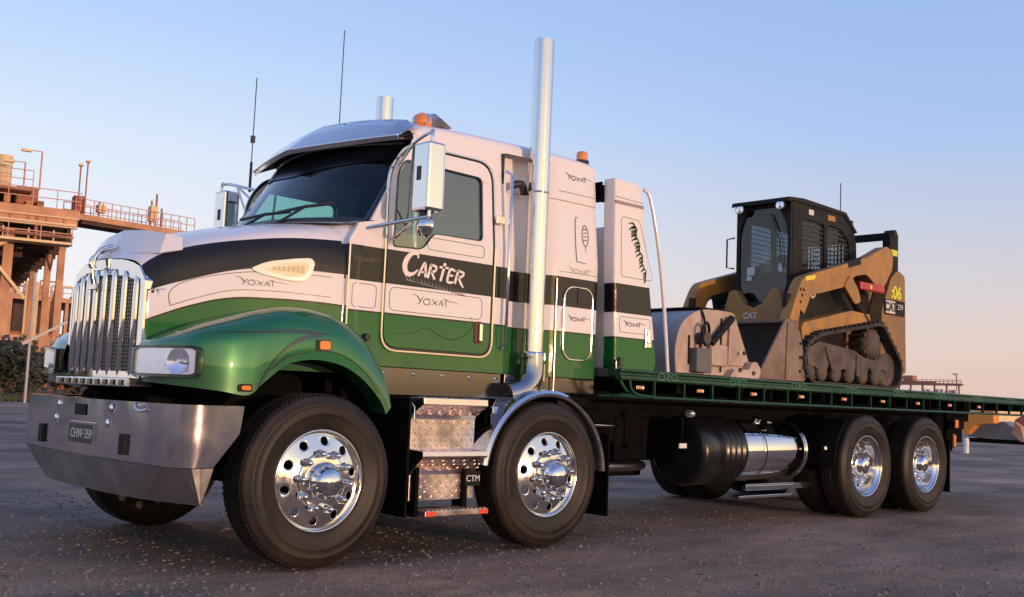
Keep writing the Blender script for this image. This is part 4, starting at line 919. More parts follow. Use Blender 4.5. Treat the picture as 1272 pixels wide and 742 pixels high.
# ---- mudflap with frame behind the first axle
for mir in (0, 1):
    g = lambda q: q.mirrored() if mir else q
    f_ = part('mudflap', g(MB().box((.665, .04, .27), (.685, .55, 1.04))), FLAPM, T, bevel=.006)
    part('mudflap_trim', g(MB().tube([(.70, .10, 1.03), (.72, .06, .98), (.72, .06, .90)], .006, 6)), CHROME, f_)
    part('mudflap', g(MB().box((2.615, .04, .19), (2.63, .42, .82))), FLAPM, T, bevel=.006)
    part('mudflap', g(MB().box((8.46, .02, .20), (8.48, .62, .80))), FLAPM, T, bevel=.006)
    # ---- entry steps in tread plate
    pr = [(.035, 1.045), (.03, 1.0), (.06, .985), (.15, .93), (.165, .90), (.165, .70), (.02, .695), (.012, .66), (.03, .64), (.13, .56), (.15, .53), (.15, .36), (.19, .36), (.19, .90), (.19, 1.045)]
    sb = MB().poly(pr, fn=lambda a, b, t: Vector((.775+t, a, b)), th=.565)
    TREAD = bpy.data.materials.get('tread_plate_steel') or mat('tread_plate_steel', (.78, .66, .60), .28, 1., dust=(6, .2, .45))
    stp = part('step_unit', g(sb), TREAD, T, bevel=.004)
    tr = MB()
    def lug(p, u, n_, s_):
        u = Vector(u).normalized(); n_ = Vector(n_).normalized(); v = n_.cross(u)
        if s_: u, v = (u+v).normalized(), (v-u).normalized()
        else: u, v = (u-v).normalized(), (v+u).normalized()
        p = Vector(p); tr.add([p+u*.02, p+v*.006, p-u*.02, p-v*.006, p+n_*.0045+u*.008, p+n_*.0045-u*.008], [(0, 1, 4), (1, 2, 5, 4), (2, 3, 5), (3, 0, 4, 5)])
    for (ya, za), (yb, zb) in ((pr[2], pr[3]), (pr[4], pr[5]), (pr[8], pr[9]), (pr[10], pr[11])):
        L = math.hypot(yb-ya, zb-za); nr = max(1, int(L/.034)); n_ = Vector((0, (zb-za)/L, -(yb-ya)/L))
        if n_.y > 0: n_ = -n_
        for j in range(nr):
            for i in range(12):
                q = (j+.5)/nr; lug((.81+i*.046+(.0 if j % 2 else .012), ya+(yb-ya)*q, za+(zb-za)*q), (1, 0, 0), n_, (i+j) % 2)
    for yv, zv in ((.07, .6965), (.11, .6965), (.07, 1.047), (.12, 1.047)):
        for i in range(12): lug((.81+i*.046, yv, zv), (1, 0, 0), (0, 0, 1), i % 2)
    part('tread_pattern', g(tr), TREAD, stp, kind='stuff')
    lo = part('lower_step', g(MB().box((.82, .02, .268), (1.37, .22, .305))), TREAD, T, bevel=.004)
    for i in range(14): part('grip_tooth', g(MB().box((.835+i*.038, .022, .305), (.853+i*.038, .20, .313))), TREAD, lo)
    for x0 in (.825, 1.285): part('red_reflector', g(MB().box((x0, .014, .270), (x0+.08, .020, .303))), REDL, lo, bevel=.002)
    part('step_bracket', g(MB().box((.79, .10, .26), (.82, .24, .62))), CHASS, T, bevel=.004)
    part('step_bracket', g(MB().box((1.22, .12, .26), (1.26, .24, .60))), CHASS, T, bevel=.004)
    part('battery_box', g(MB().box((.80, .21, .36), (1.36, .78, 1.02))), CHASS, T, bevel=.01)
    # ---- polished guard over the second axle
    gd = MB(); rw = []
    for k in range(41):
        a = PI*(.02+.93*k/40); 
        rw.append([Vector((1.939+r*math.cos(a), y, .50+r*math.sin(a))) for y, r in ((.06, .575), (.022, .59), (.012, .61), (.03, .632), (.10, .64), (.36, .64))])
    gr_ = part('wheel_guard', g(gd.grid(rw)), STAIN if False else CHROME, T, solid=.004)
    part('guard_bracket', g(MB().tube([(2.56, .10, .72), (2.66, .20, .72), (2.58, .10, .62)], .008, 6)), CHROME, gr_)
    part('guard_bracket', g(MB().cyl((1.36, .25, .72), (1.22, .32, .72), .022, 10)), CHROME, gr_)
    part('guard_bracket', g(MB().box((1.48, .14, .93), (1.60, .28, 1.0))), CHROME, gr_, bevel=.01)
for (x, y, z, s) in ((1.30, .115, .50, .055), (6.06, .12, .55, .05)):
    tb = part('name_tag', MB().box((x-.07, y, z-.05), (x+.07, y+.012, z+.05)), BLACKM, T)
    part('tag_lettering', text_mb('CTM', s*1.1, lambda a, b, t, x=x, y=y, z=z: Vector((x+a, y-.004+t, z+b)), .003), PLWHITE, tb)
# ---- fuel tank, air tank, boxes
yc, zc, R0 = .50, .66, .285
tk = MB().lathe([(0, 0), (R0*.6, .0), (R0-.02, .008), (R0, .03), (R0, 1.26), (R0-.02, 1.285), (R0*.6, 1.29), (0, 1.29)], (4.75, yc, zc), 'x', 64)
ft = part('fuel_tank', tk, CHROME, T)
for x in (5.03, 5.75): part('tank_strap', MB().lathe([(R0+.001, -.022), (R0+.007, -.02), (R0+.007, .02), (R0+.001, .022)], (x, yc, zc), 'x', 64), STAIN, ft)
part('tank_cap', MB().cyl((5.18, .45, .93), (5.18, .43, .975), .05, 20), CHROME, ft)
part('cap_chain', MB().tube([(5.23, .30, .95), (5.19, .27, .93), (5.13, .28, .94)], .012, 6), CHROME, ft)
part('tank_step', MB().box((4.78, .26, .30), (5.98, .30, .345)).box((4.78, .26, .345), (5.98, .268, .36)), STAIN, T, bevel=.006)
part('tank_step', MB().box((4.60, .21, .235), (5.48, .30, .262)), STAIN, T, bevel=.004)
pf = [(0, 0), (.27, .0), (.30, .02), (.31, .06), (.31, .30), (.295, .31)]
for k in range(4):
    x = .33+k*.085; pf += [(.285, x), (.31, x+.016), (.31, x+.058), (.285, x+.075)]
pf += [(0, .69)]
dct = part('air_cleaner', MB().lathe(pf, (4.02, .47, .66), 'x', 48), HOSE, T)
for x in (3.5, 3.66): pass
part('valve_tag', MB().box((3.66, .17, .70), (3.76, .18, .74)), PLWHITE, T)
part('valve_hose', MB().tube([(3.70, .19, 1.0), (3.705, .18, .86), (3.70, .19, .74)], .012, 6, smooth_path=3), CHASS, T)
part('side_lamp', MB().lathe([(0, -.05), (.02, -.045), (.032, -.02), (.035, .02)], (3.70, .10, .995), 'y', 14), REFLM, T)
part('tool_box', MB().box((3.55, .80, .55), (4.1, 1.3, .95)), CHASS, T, bevel=.02)
part('air_line', MB().tube([(2.7, .70, .88), (3.35, .70, .86), (3.5, .74, .86)], .022, 10), STAIN, T)
part('exhaust_pipe', MB().tube([(2.75, .62, .52), (3.55, .62, .515), (3.8, .70, .515)], .042, 12), mat('dull_pipe', (.35, .33, .33), .3, 1.), T)
part('air_tank', MB().lathe([(0, -.40), (.10, -.39), (.14, -.36), (.14, .36), (.10, .39), (0, .40)], (3.1, .92, .48), 'x', 20), CHASS, T)
# rear guards over the drive wheels
for mir in (0, 1):
    g = lambda q: q.mirrored() if mir else q
    part('rear_guard', g(MB().lathe([(.585, .04), (.60, .05), (.60, .62)], (6.57, 0, .5225), 'y', 20, a0=PI*.72, a1=PI*1.0)), FLAPM, T, solid=.006)
    part('guard_arm', g(MB().cyl((5.93, .12, .70), (6.12, .12, .70), .018, 8)), CHROME, T)
    rl = part('rear_light', g(MB().box((8.72, .10, .70), (8.80, .36, .86))), BLACKM, T, bevel=.01)
    part('light_lens', g(MB().box((8.73, .09, .715), (8.79, .10, .845))), AMBER, rl)
    part('light_bracket', g(MB().box((8.60, .12, .78), (8.72, .16, 1.12)).box((8.60, .30, .78), (8.72, .34, 1.12))), CHASS, T)
    rb_ = part('reflector_box', g(MB().box((8.58, .03, .92), (8.86, .05, 1.04))), CHASS, T)
    part('amber_reflector', g(MB().box((8.62, .022, .935), (8.70, .03, 1.025))), AMBER, rb_)
# ================================================================== tray
DT = 1.33; X0, X1 = 2.68, 10.75
part('deck', MB().box((X0+.02, .06, 1.27), (X1, 2.44, DT-.006)), mat('deck_plate', (.035, .04, .038), .5, noise=(3, (.09, .075, .06))), T)
for y in range(6): part('deck_runner', MB().box((X0+.1, .30+y*.36, DT-.006), (X1-.05, .36+y*.36, DT)), DGREEN, T)
for i in range(17): part('deck_bearer', MB().box((3.05+i*.46, .10, 1.16), (3.11+i*.46, 2.40, 1.268)), CHASS, T)
part('subframe_rail', MB().box((2.8, .78, 1.0), (10.7, .94, 1.16)), CHASS, T); part('subframe_rail', MB().box((2.8, 1.56, 1.0), (10.7, 1.72, 1.16)), CHASS, T)
for mir in (0, 1):
    g = lambda q: q.mirrored() if mir else q
    rave = MB().poly([(.0, DT), (.055, DT), (.055, 1.24), (.0, 1.24), (-.012, 1.25), (-.012, 1.275), (.004, 1.285), (.004, 1.30), (-.012, 1.31), (-.012, 1.325)], fn=lambda a, b, t: Vector((X0+t, a, b)), th=X1-X0)
    rv = part('side_rave', g(rave), DGREEN, T, bevel=.004)
    part('rope_rail', g(MB().tube([(X0+.02, .02, 1.245), (X0+.05, .012, 1.19), (X0+.14, .01, 1.135), (X0+.30, .01, 1.115), (X1-.1, .01, 1.115), (X1, .02, 1.16)], .014, 8, smooth_path=2)), DGREEN, rv)
    for i in range(20):
        x = X0+.42+i*.39
        part('rail_post', g(MB().box((x, .004, 1.118), (x+.016, .03, 1.242))), DGREEN, rv)
    for i in range(9):
        x = 2.93+i*.785
        if x > X1-.2: break
        la = part('clearance_lamp', g(MB().box((x-.045, .006, 1.172), (x+.045, .030, 1.208))), BLACKM, T, bevel=.006)
        part('lamp_lens', g(MB().box((x-.04, -.004, 1.176), (x+.008, .007, 1.204))), AMBER, la, bevel=.006)
        part('lamp_lens', g(MB().box((x+.014, -.002, 1.178), (x+.040, .007, 1.202))), PLWHITE, la, bevel=.004)
    for i in range(9):
        x = 3.25+i*.98
        if x < X1-.3 and not mir:
            m = MB()
            for sx in (-1, 1):
                q = strip([(x+sx*.085+.04*math.cos(a), 1.285+.028*math.sin(a)) for a in [2*PI*k/10 for k in range(10)]], lambda a, b: Vector((a, -.016, b)), .006, True, 1); m.add(q.v, q.f)
            q = strip([(x-.03, 1.31), (x+.03, 1.30), (x-.02, 1.275), (x+.03, 1.255)], lambda a, b: Vector((a, -.016, b)), .006, False, 3); m.add(q.v, q.f)
            part('tray_scroll', m, mat('scroll_green', (.06, .26, .13), .4) if i == 0 else bpy.data.materials['scroll_green'], T)
part('tail_rail', MB().box((X1, .0, 1.16), (X1+.06, 2.5, DT)), DGREEN, T)
part('tow_frame', MB().box((9.0, .95, .60), (10.6, 1.55, .72)), CHASS, T)
# ---- headboard and side fairings
HB = livery('fairing_paint', 2.02, 1.785, 1.585)
fsd = [(2.715, 2.875), (3.02, 2.862), (3.045, 2.83), (3.30, 1.40), (3.285, 1.335), (2.775, 1.335), (2.735, 2.3)]
for mir in (0, 1):
    g = lambda q: q.mirrored() if mir else q
    wdt = lambda z: .13
    fa = MB().poly(fsd, fn=lambda a, b, t: Vector((a+(.012 if t > .01 else 0)*0, .15+t*wdt(b)*10+(.0), b)), th=.1, cuts=[('b', 2.7), ('b', 2.62), ('b', 2.4), ('b', 2.0), ('b', 1.8)])
    f = part('side_fairing', g(fa), HB, T, bevel=.018)
    part('fairing_groove', g(MB().box((2.722, .144, 2.665), (3.07, .152, 2.69))), mat('groove_shadow_paint', (.30, .26, .26), .5) if not mir else bpy.data.materials['groove_shadow_paint'], f)
    for P, c_, k_ in ((rpoly([(2.80, 2.57), (3.03, 2.56), (3.20, 2.12), (3.21, 2.08), (2.82, 2.08)], .04, 4), 1, 1), (rrect(2.82, 1.63, 3.20, 1.755, .02), 1, 1), ([(2.73, 2.72), (3.06, 2.71)], 0, 1)):
        part('pinstripe', g(strip(P, lambda a, b: Vector((a, .1475, b)), .0035, bool(c_), k_)), PIN, f)
    part('fairing_pole', g(MB().tube([(3.06, .14, 2.83), (3.13, .12, 2.74), (3.24, .105, 2.3), (3.325, .10, 1.8), (3.385, .10, 1.335)], .016, 12, smooth_path=6)), WHITEM, T)
    part('fairing_bracket', g(MB().box((2.69, .29, 2.70), (2.80, .36, 2.83)).box((2.69, .27, 2.68), (2.70, .38, 2.85))), CHASS, T, bevel=.006)
    part('fairing_latch', g(MB().box((3.13, .132, 1.52), (3.21, .15, 1.68)).box((3.15, .12, 1.56), (3.19, .134, 1.65))), CHROME, f, bevel=.006)
    part('front_post', g(MB().box((2.69, .06, 1.27), (2.77, .14, 1.40)).cyl((2.73, .05, 1.36), (2.73, .05, 1.42), .03, 10)), DGREEN, T, bevel=.008)
    part('tray_front_loop', g(MB().tube([(2.80, .01, 1.24), (2.82, .005, 1.17), (2.90, .0, 1.13), (3.1, .0, 1.12)], .014, 8, smooth_path=4)), DGREEN, T)
part('headboard', MB().box((2.80, .285, 1.335), (2.90, 2.215, 2.50)), WHITEM, T, bevel=.015)
# flame-like vertical decal and scroll on the fairing
dm = MB(); rz_ = random.Random(8)
for k in range(15):
    z = 2.50-k*.03; x = 2.93+.014*k+.012*math.sin(k*1.7); wq = .030*(1-k/17)+.006
    q = strip([(x-wq, z+.02), (x+wq*.4, z+.03), (x+wq, z), (x-wq*.2, z-.015), (x-wq*.9, z-.03)], lambda a, b: Vector((a, .147, b)), [.010, .026*rz_.uniform(.6, 1.2)*(1-k/22), .018, .008]); dm.add(q.v, q.f)
q = strip([(3.11, 2.06), (3.13, 2.0), (3.12, 1.95)], lambda a, b: Vector((a, .147, b)), [.01, .005, .001]); 
part('flame_decal', dm, mat('decal_dark_green', (.04, .09, .04), .4), T)
part('scroll_decal', scroll(2.99, 1.70, .11, lambda a, b: Vector((a, .147, b)), .007), PIN, T)
# ================================================================== compact track loader on the deck
DZ = 1.333; LC = 1.12
K = thing('track_loader', 'dusty yellow compact track loader with black cab standing on the green tray', 'loader', (7.0, LC, DZ))
YEL = mat('loader_yellow', (.43, .20, .035), .5, noise=(5, (.26, .145, .055)), bump=(30, .1, .003))
YELD = mat('dusty_yellow', (.30, .17, .06), .7, noise=(4, (.20, .135, .08)))
LBLK = mat('loader_black', (.009, .009, .010), .6, spec=.2, noise=(6, (.02, .018, .017)))
MUD = mat('dried_mud_steel', (.055, .044, .038), .85, noise=(6, (.13, .10, .082)), bump=(25, .5, .01))
TRK = mat('track_rubber', (.018, .017, .017), .8, noise=(7, (.05, .042, .037)), bump=(40, .4, .006))
BKT = mat('bucket_steel', (.15, .10, .075), .7, noise=(4, (.25, .18, .14)), bump=(14, .25, .006))
BKD = mat('bucket_inside_shade', (.07, .062, .058), .75, noise=(4, (.13, .10, .085)))  # bucket steel with the shade of its inside put in the colour
LGL = glass('loader_glass', (.60, .68, .74), 1.2)
GRD = mat('guard_mesh', (.06, .06, .062), .5)
def hull_loop(circ, n=14):
    """convex belt outline round circles (x, z, r)"""
    pts = [(x+r*math.cos(a), z+r*math.sin(a)) for x, z, r in circ for a in [2*PI*k/48 for k in range(48)]]
    pts = sorted(set((round(p[0], 5), round(p[1], 5)) for p in pts)); 
    def half(ps):
        h = []
        for p in ps:
            while len(h) > 1 and (h[-1][0]-h[-2][0])*(p[1]-h[-2][1])-(h[-1][1]-h[-2][1])*(p[0]-h[-2][0]) <= 0: h.pop()
            h.append(p)
        return h
    lo = half(pts); hi = half(pts[::-1]); return lo[:-1]+hi[:-1]
def resample(P, step):
    out = []; N = len(P)
    for i in range(N):
        a = Vector(P[i]); b = Vector(P[(i+1) % N]); L = (b-a).length; k = max(1, int(L/step))
        for j in range(k): q = a.lerp(b, j/k); out.append((q.x, q.y))
    return out
TC = [(6.10, DZ+.245, .245), (7.40, DZ+.50, .235), (7.70, DZ+.225, .225), (6.25, DZ+.31, .235)]
for side_ in (0, 1):
    g = lambda q: q.mirrored(LC) if side_ else q
    lp = resample(hull_loop(TC), .05); lpi = resample(hull_loop([(x, z, r-.035) for x, z, r in TC]), .08)
    bt = MB().poly(lp, [lpi], fn=lambda a, b, t: Vector((a, .32+t, b)), th=.32)
    tk_ = part('track', g(bt), TRK, K)
    lg = MB(); N = len(lp)
    # lugs at even spacing round the belt
    acc = 0; last = None
    for i in range(N):
        a = Vector(lp[i]); b = Vector(lp[(i+1) % N]); L = (b-a).length; acc += L
        if acc >= .075:
            acc = 0; d = (b-a).normalized(); nn = Vector((d.y, -d.x)); c = (a+b)/2
            if c.y < DZ+.03: continue
            for y0, y1 in ((.322, .47), (.49, .638)):
                lg.beam((c.x+nn.x*.008, y0, c.y+nn.y*.008), (c.x+nn.x*.008+d.x*.02, y1, c.y+nn.y*.008+d.y*.02), .03, .03, (nn.x, 0, nn.y))
    part('track_lug', g(lg), TRK, tk_, kind='stuff')
    fr = MB().poly(rpoly([(5.97, DZ+.36), (6.2, DZ+.45), (6.9, DZ+.40), (7.15, DZ+.33), (7.75, DZ+.30), (7.80, DZ+.18), (7.52, DZ+.22), (7.48, DZ+.15), (7.32, DZ+.15), (7.28, DZ+.22), (7.24, DZ+.22), (7.20, DZ+.15), (7.04, DZ+.15), (7.0, DZ+.22), (6.96, DZ+.22), (6.92, DZ+.15), (6.76, DZ+.15), (6.72, DZ+.22), (6.68, DZ+.22), (6.64, DZ+.15), (6.48, DZ+.15), (6.44, DZ+.22), (6.40, DZ+.22), (6.36, DZ+.15), (6.2, DZ+.15), (6.1, DZ+.2), (6.0, DZ+.2)], .015, 2), fn=lambda a, b, t: Vector((a, .37+t, b)), th=.22)
    uf = part('track_frame', g(fr), MUD, K, bevel=.015)
    part('frame_plate', g(MB().poly(rpoly([(6.95, DZ+.36), (7.1, DZ+.32), (7.1, DZ+.12), (6.95, DZ+.12)], .02, 3), fn=lambda a, b, t: Vector((a, .355+t, b)), th=.02)), MUD, uf, bevel=.005)
    part('frame_plate', g(MB().poly(rpoly([(6.3, DZ+.40), (6.6, DZ+.42), (6.75, DZ+.2), (6.45, DZ+.14)], .03, 3), fn=lambda a, b, t: Vector((a, .352+t, b)), th=.02)), MUD, uf, bevel=.005)
    for x in (6.28, 6.56, 6.84, 7.12, 7.40):
        part('track_roller', g(MB().lathe([(0, 0), (.03, -.01), (.05, .0), (.09, .01), (.095, .03), (.095, .25), (0, .25)], (x, .36, DZ+.135), 'y', 18)), MUD, K)
    part('idler', g(MB().lathe([(0, .02), (.05, .0), (.07, .02), (.17, .04), (.205, .03), (.205, .22), (0, .22)], (6.10, .37, DZ+.245), 'y', 26)), MUD, K)
    part('idler', g(MB().lathe([(0, .02), (.05, .0), (.07, .02), (.15, .04), (.185, .03), (.185, .22), (0, .22)], (7.70, .37, DZ+.225), 'y', 26)), MUD, K)
    sp = MB().lathe([(0, -.02), (.06, -.02), (.08, .0), (.12, .01), (.165, .03), (.165, .2), (0, .2)], (7.40, .38, DZ+.50), 'y', 28)
    for k in range(12):
        a = 2*PI*k/12; sp.cyl((7.40+.18*math.cos(a), .42, DZ+.50+.18*math.sin(a)), (7.40+.18*math.cos(a), .58, DZ+.50+.18*math.sin(a)), .018, 6)
    part('sprocket', g(sp), MUD, K)
    # lift arm
    arm = rpoly([(5.70, 1.97), (5.86, 2.30), (5.95, 2.43), (6.15, 2.49), (7.25, 2.79), (7.70, 2.98), (7.86, 2.93), (7.84, 2.72), (7.60, 2.45), (7.45, 2.50), (7.25, 2.60), (7.0, 2.56), (6.80, 2.42), (6.30, 2.30), (6.10, 2.26), (5.98, 2.05), (5.90, 2.09), (5.86, 1.90), (5.76, 1.86)], [.02, .08, .08, .1, .1, .06, .06, .05, .04, .04, .04, .05, .06, .05, .05, .01, .01, .02, .02], 3)
    ar = part('lift_arm', g(MB().poly(arm, fn=lambda a, b, t: Vector((a, .41+t, b)), th=.12)), YEL, K, bevel=.01)
    part('arm_leg', g(MB().poly([(5.68, 1.40), (5.72, 1.95), (5.86, 1.92), (5.92, 1.80), (5.90, 1.40)], fn=lambda a, b, t: Vector((a, .43+t, b)), th=.09)), LBLK, ar, bevel=.01)
    for x, z in ((5.93, 2.24), (5.96, 2.30), (5.90, 2.30), (5.90, 2.17)): part('arm_bolt', g(MB().cyl((x, .405, z), (x, .415, z), .016, 8)), LBLK, ar)
    part('arm_sticker', g(MB().poly(rpoly([(5.99, 2.395), (6.17, 2.43), (6.18, 2.48), (5.98, 2.44)], .015, 3), fn=lambda a, b, t: Vector((a, .406+t, b)), th=.003)), mat('sticker_yellow', (.75, .62, .03), .4) if not side_ else bpy.data.materials['sticker_yellow'], ar)
    part('arm_pad', g(MB().poly([(6.85, 2.63), (7.12, 2.70), (7.10, 2.78), (6.83, 2.70)], fn=lambda a, b, t: Vector((a, .407+t, b)), th=.003)), LBLK, ar)
    part('arm_link', g(MB().poly(rpoly([(6.75, 2.42), (6.88, 2.56), (7.05, 2.40), (7.10, 2.28), (6.98, 2.24)], .03, 3), fn=lambda a, b, t: Vector((a, .395+t, b)), th=.03)), YEL, ar, bevel=.006)
    rl_ = part('arm_lock', g(MB().box((7.06, .375, 2.415), (7.60, .42, 2.505))), mat('safety_red', (.42, .03, .04), .4) if not side_ else bpy.data.materials['safety_red'], K, bevel=.015)
    part('lock_mark', g(MB().cyl((7.28, .372, 2.46), (7.28, .376, 2.46), .025, 8)), bpy.data.materials['sticker_yellow'], rl_)
    part('lift_cylinder', g(MB().cyl((6.98, .46, 2.36), (7.45, .46, 1.98), .045, 12).cyl((7.45, .46, 1.98), (7.6, .46, 1.86), .028, 10)), LBLK, K)
    part('tilt_cylinder', g(MB().cyl((5.82, .52, 2.25), (5.74, .52, 1.62), .04, 12)), LBLK, K)
    # rear tower: yellow pillar with black post
    tw = rpoly([(7.62, 1.62), (7.66, 2.25), (7.86, 2.62), (8.02, 2.74), (8.20, 2.68), (8.24, 1.55), (8.1, 1.50)], [.02, .05, .05, .06, .05, .03, .02], 3)
    tr_ = part('rear_tower', g(MB().poly(tw, fn=lambda a, b, t: Vector((a, .44+t, b)), th=.16)), YELD, K, bevel=.012)
    part('tower_post', g(MB().box((7.88, .46, 2.60), (8.08, .56, 3.17)).cyl((7.98, .45, 3.16), (7.98, .57, 3.16), .05, 12)), LBLK, tr_, bevel=.01)
    if not side_:
        sb_ = part('maker_sticker', MB().box((7.70, .428, 2.20), (8.18, .436, 2.375)), LBLK, tr_)
        part('sticker_patch', MB().box((7.72, .424, 2.215), (7.94, .428, 2.36)), mat('sticker_white', (.62, .60, .60), .5), sb_)
        part('maker_lettering', text_mb('CAT', .14, lambda a, b, t: Vector((7.83+a, .4195+t, 2.285+b)), .004, bold=.006), PLATEM, sb_)
        part('model_lettering', text_mb('259', .09, lambda a, b, t: Vector((8.06+a, .422+t, 2.30+b)), .005), bpy.data.materials['sticker_white'], sb_)
        part('fleet_number', text_mb(':06', .20, lambda a, b, t: Vector((7.98+a, .432+t, 2.46+b)), .006, bold=.008), mat('number_yellow', (.62, .68, .02), .4), tr_)
        part('tower_sticker', MB().box((7.90, .452, 2.90), (8.04, .458, 2.97)), bpy.data.materials['number_yellow'], tr_)
    # body side panel and guard
    part('side_panel', g(MB().poly(rpoly([(6.20, 1.78), (6.05, 2.30), (6.9, 2.52), (7.65, 2.45), (7.65, 2.0), (7.3, 2.05)], .03, 3), fn=lambda a, b, t: Vector((a, .60+t, b)), th=.03)), LBLK, K, bevel=.006)
    gp = part('track_guard', g(MB().poly([(5.95, 1.90), (6.0, 1.97), (6.95, 2.17), (7.35, 2.16), (7.38, 2.06), (6.95, 1.98), (6.10, 1.82), (5.98, 1.74)], fn=lambda a, b, t: Vector((a, .42+t, b)), th=.22)), YEL, K, bevel=.012)
    if not side_: part('model_badge', text_mb('259D', .13, lambda a, b, t: Vector((6.36+a, .594+t, 2.29+b+.22*a)), .006, bold=.004), bpy.data.materials['sticker_white'], K)
    # cab side with mesh guard: two openings
    csd = rpoly([(6.30, 2.16), (6.30, 3.33), (7.40, 3.33), (7.66, 3.14), (7.68, 2.52), (6.95, 2.40), (6.6, 2.2)], [.02, .03, .22, .18, .05, .05, .05], 4)
    h1 = rpoly([(6.50, 2.60), (6.50, 3.16), (6.96, 3.16), (6.96, 2.64)], .06, 4); h2 = rpoly([(7.02, 2.66), (7.02, 3.16), (7.32, 3.15), (7.50, 3.02), (7.50, 2.70)], .06, 4)
    cs = part('cab_frame', g(MB().poly(csd, [h1, h2], fn=lambda a, b, t: Vector((a, .77+t, b)), th=.04)), LBLK, K, bevel=.008)
    for (xa, xb, za, zb) in ((6.50, 6.96, 2.62, 3.16), (7.02, 7.50, 2.68, 3.14)):
        ms = MB(); 
        nx = int((xb-xa)/.038); nz_ = int((zb-za)/.05)
        for i in range(nx+1): ms.beam((xa+i*(xb-xa)/nx, .79, za), (xa+i*(xb-xa)/nx, .79, zb), .006, .006, (1, 0, 0))
        for j in range(nz_+1): ms.beam((xa, .79, za+j*(zb-za)/nz_), (xb, .79, za+j*(zb-za)/nz_), .006, .009)
        part('side_guard_mesh', g(ms), GRD, cs, kind='stuff')
        part('side_window', g(MB().box((xa, .80, za), (xb, .804, zb))), LGL, cs)
    for x, z, w_ in ((6.62, 3.25, .10), (7.02, 3.245, .16)):
        part('cab_sticker', g(MB().box((x, .764, z-.03), (x+w_, .768, z+.03))), bpy.data.materials['sticker_white'] if x < 7 else YEL, cs)
# cross pieces
part('arm_crossbar', MB().box((7.93, .50, 3.10), (8.03, 2*LC-.50, 3.18)), LBLK, K, bevel=.01)
part('engine_hood', MB().poly(rpoly([(7.2, 1.75), (7.2, 2.6), (7.7, 2.72), (8.1, 2.55), (8.15, 1.65)], [.02, .08, .1, .06, .04], 4), fn=lambda a, b, t: Vector((a, .62+t, b)), th=2*(LC-.62)), YELD, K, bevel=.02)
part('body', MB().poly([(6.05, 1.50), (6.12, 2.20), (6.95, 2.35), (8.0, 2.30), (8.0, 1.50)], fn=lambda a, b, t: Vector((a, .66+t, b)), th=2*(LC-.66)), LBLK, K, bevel=.02)
# yellow front cowl with dark U opening
cow = [(.70, 1.86), (.70, 2.02), (.80, 2.34), (.88, 2.36), (1.0, 2.20), (1.12, 2.15), (1.24, 2.20), (1.36, 2.36), (1.44, 2.34), (1.54, 2.02), (1.54, 1.86)]
ck = part('front_cowl', MB().poly(cow, fn=lambda a, b, t: Vector((6.10+t, a, b)), th=.12), YEL, K, bevel=.015)
part('cowl_lettering', text_mb('CAT', .09, lambda a, b, t: Vector((6.092+t, 1.15-a, 2.06+b)), .006, bold=.003), bpy.data.materials['sticker_white'], ck)
part('front_louvre', MB().box((6.085, .72, 1.70), (6.10, 1.52, 1.85)), LBLK, K, bevel=.004)
for i in range(4): part('louvre_slat', MB().box((6.07, .74, 1.715+i*.032), (6.086, 1.50, 1.728+i*.032)), MUD, K)
part('hose_bundle', MB().tube([(6.05, .62, 2.40), (5.98, .55, 2.2), (6.0, .58, 2.0)], .03, 8, smooth_path=4).tube([(6.12, .66, 2.42), (6.02, .60, 2.25), (6.05, .62, 2.05)], .02, 8, smooth_path=4), LBLK, K)
# cab: door, roof, rear
dr_o = [(.77, 2.16), (1.47, 2.16), (1.47, 3.33), (.77, 3.33)]
dr_i = rpoly([(.815, 2.36), (.98, 2.22), (1.26, 2.22), (1.425, 2.36), (1.43, 3.02), (1.32, 3.27), (.92, 3.27), (.81, 3.02)], .10, 6)
dp = part('cab_door', MB().poly(dr_o, [dr_i], fn=lambda a, b, t: Vector((6.27+t, a, b)), th=.05), LBLK, K, bevel=.008)
part('door_glass', MB().poly(dr_i, fn=lambda a, b, t: Vector((6.29+t, a, b)), th=.006), LGL, dp)
for (y, z, w_, h_) in ((1.28, 2.58, .10, .09), (1.30, 2.50, .06, .05), (.90, 2.60, .05, .09)):
    part('glass_sticker', MB().box((6.284, y-w_/2, z-h_/2), (6.289, y+w_/2, z+h_/2)), mat('sticker_pale', (.50, .55, .58), .6) if 'sticker_pale' not in bpy.data.materials else bpy.data.materials['sticker_pale'], dp)
part('door_wiper', MB().tube([(6.265, 1.02, 3.2), (6.26, .90, 2.9), (6.262, .86, 2.6)], .009, 6), PLAST, dp)
part('door_handle', MB().tube([(6.27, 1.49, 2.62), (6.22, 1.56, 2.63), (6.22, 1.56, 2.95), (6.27, 1.49, 2.97)], .010, 8), LBLK, dp)
part('cab_roof', MB().poly(rpoly([(6.18, 3.30), (6.20, 3.355), (6.5, 3.38), (7.40, 3.36), (7.66, 3.16), (7.62, 3.14), (7.38, 3.32), (6.3, 3.33)], .015, 2), fn=lambda a, b, t: Vector((a, .755+t, b)), th=2*(LC-.755)), LBLK, K, bevel=.008)
rr_h = [(.85, 2.66), (1.39, 2.66), (1.39, 3.12), (.85, 3.12)]
part('rear_frame', MB().poly([(.80, 2.40), (1.44, 2.40), (1.44, 3.30), (.80, 3.30)], [rr_h], fn=lambda a, b, t: Vector((7.60+t, a, b)), th=.04), LBLK, K)
rm = MB()
for i in range(12): rm.beam((7.58, .87+i*.045, 2.66), (7.58, .87+i*.045, 3.12), .010, .010, (0, 1, 0))
for i in range(9): rm.beam((7.58, .85, 2.69+i*.052), (7.58, 1.39, 2.69+i*.052), .010, .012)
rm.box((7.57, 1.09, 2.66), (7.585, 1.15, 3.12))
part('rear_guard_mesh', rm, GRD, K, kind='stuff')
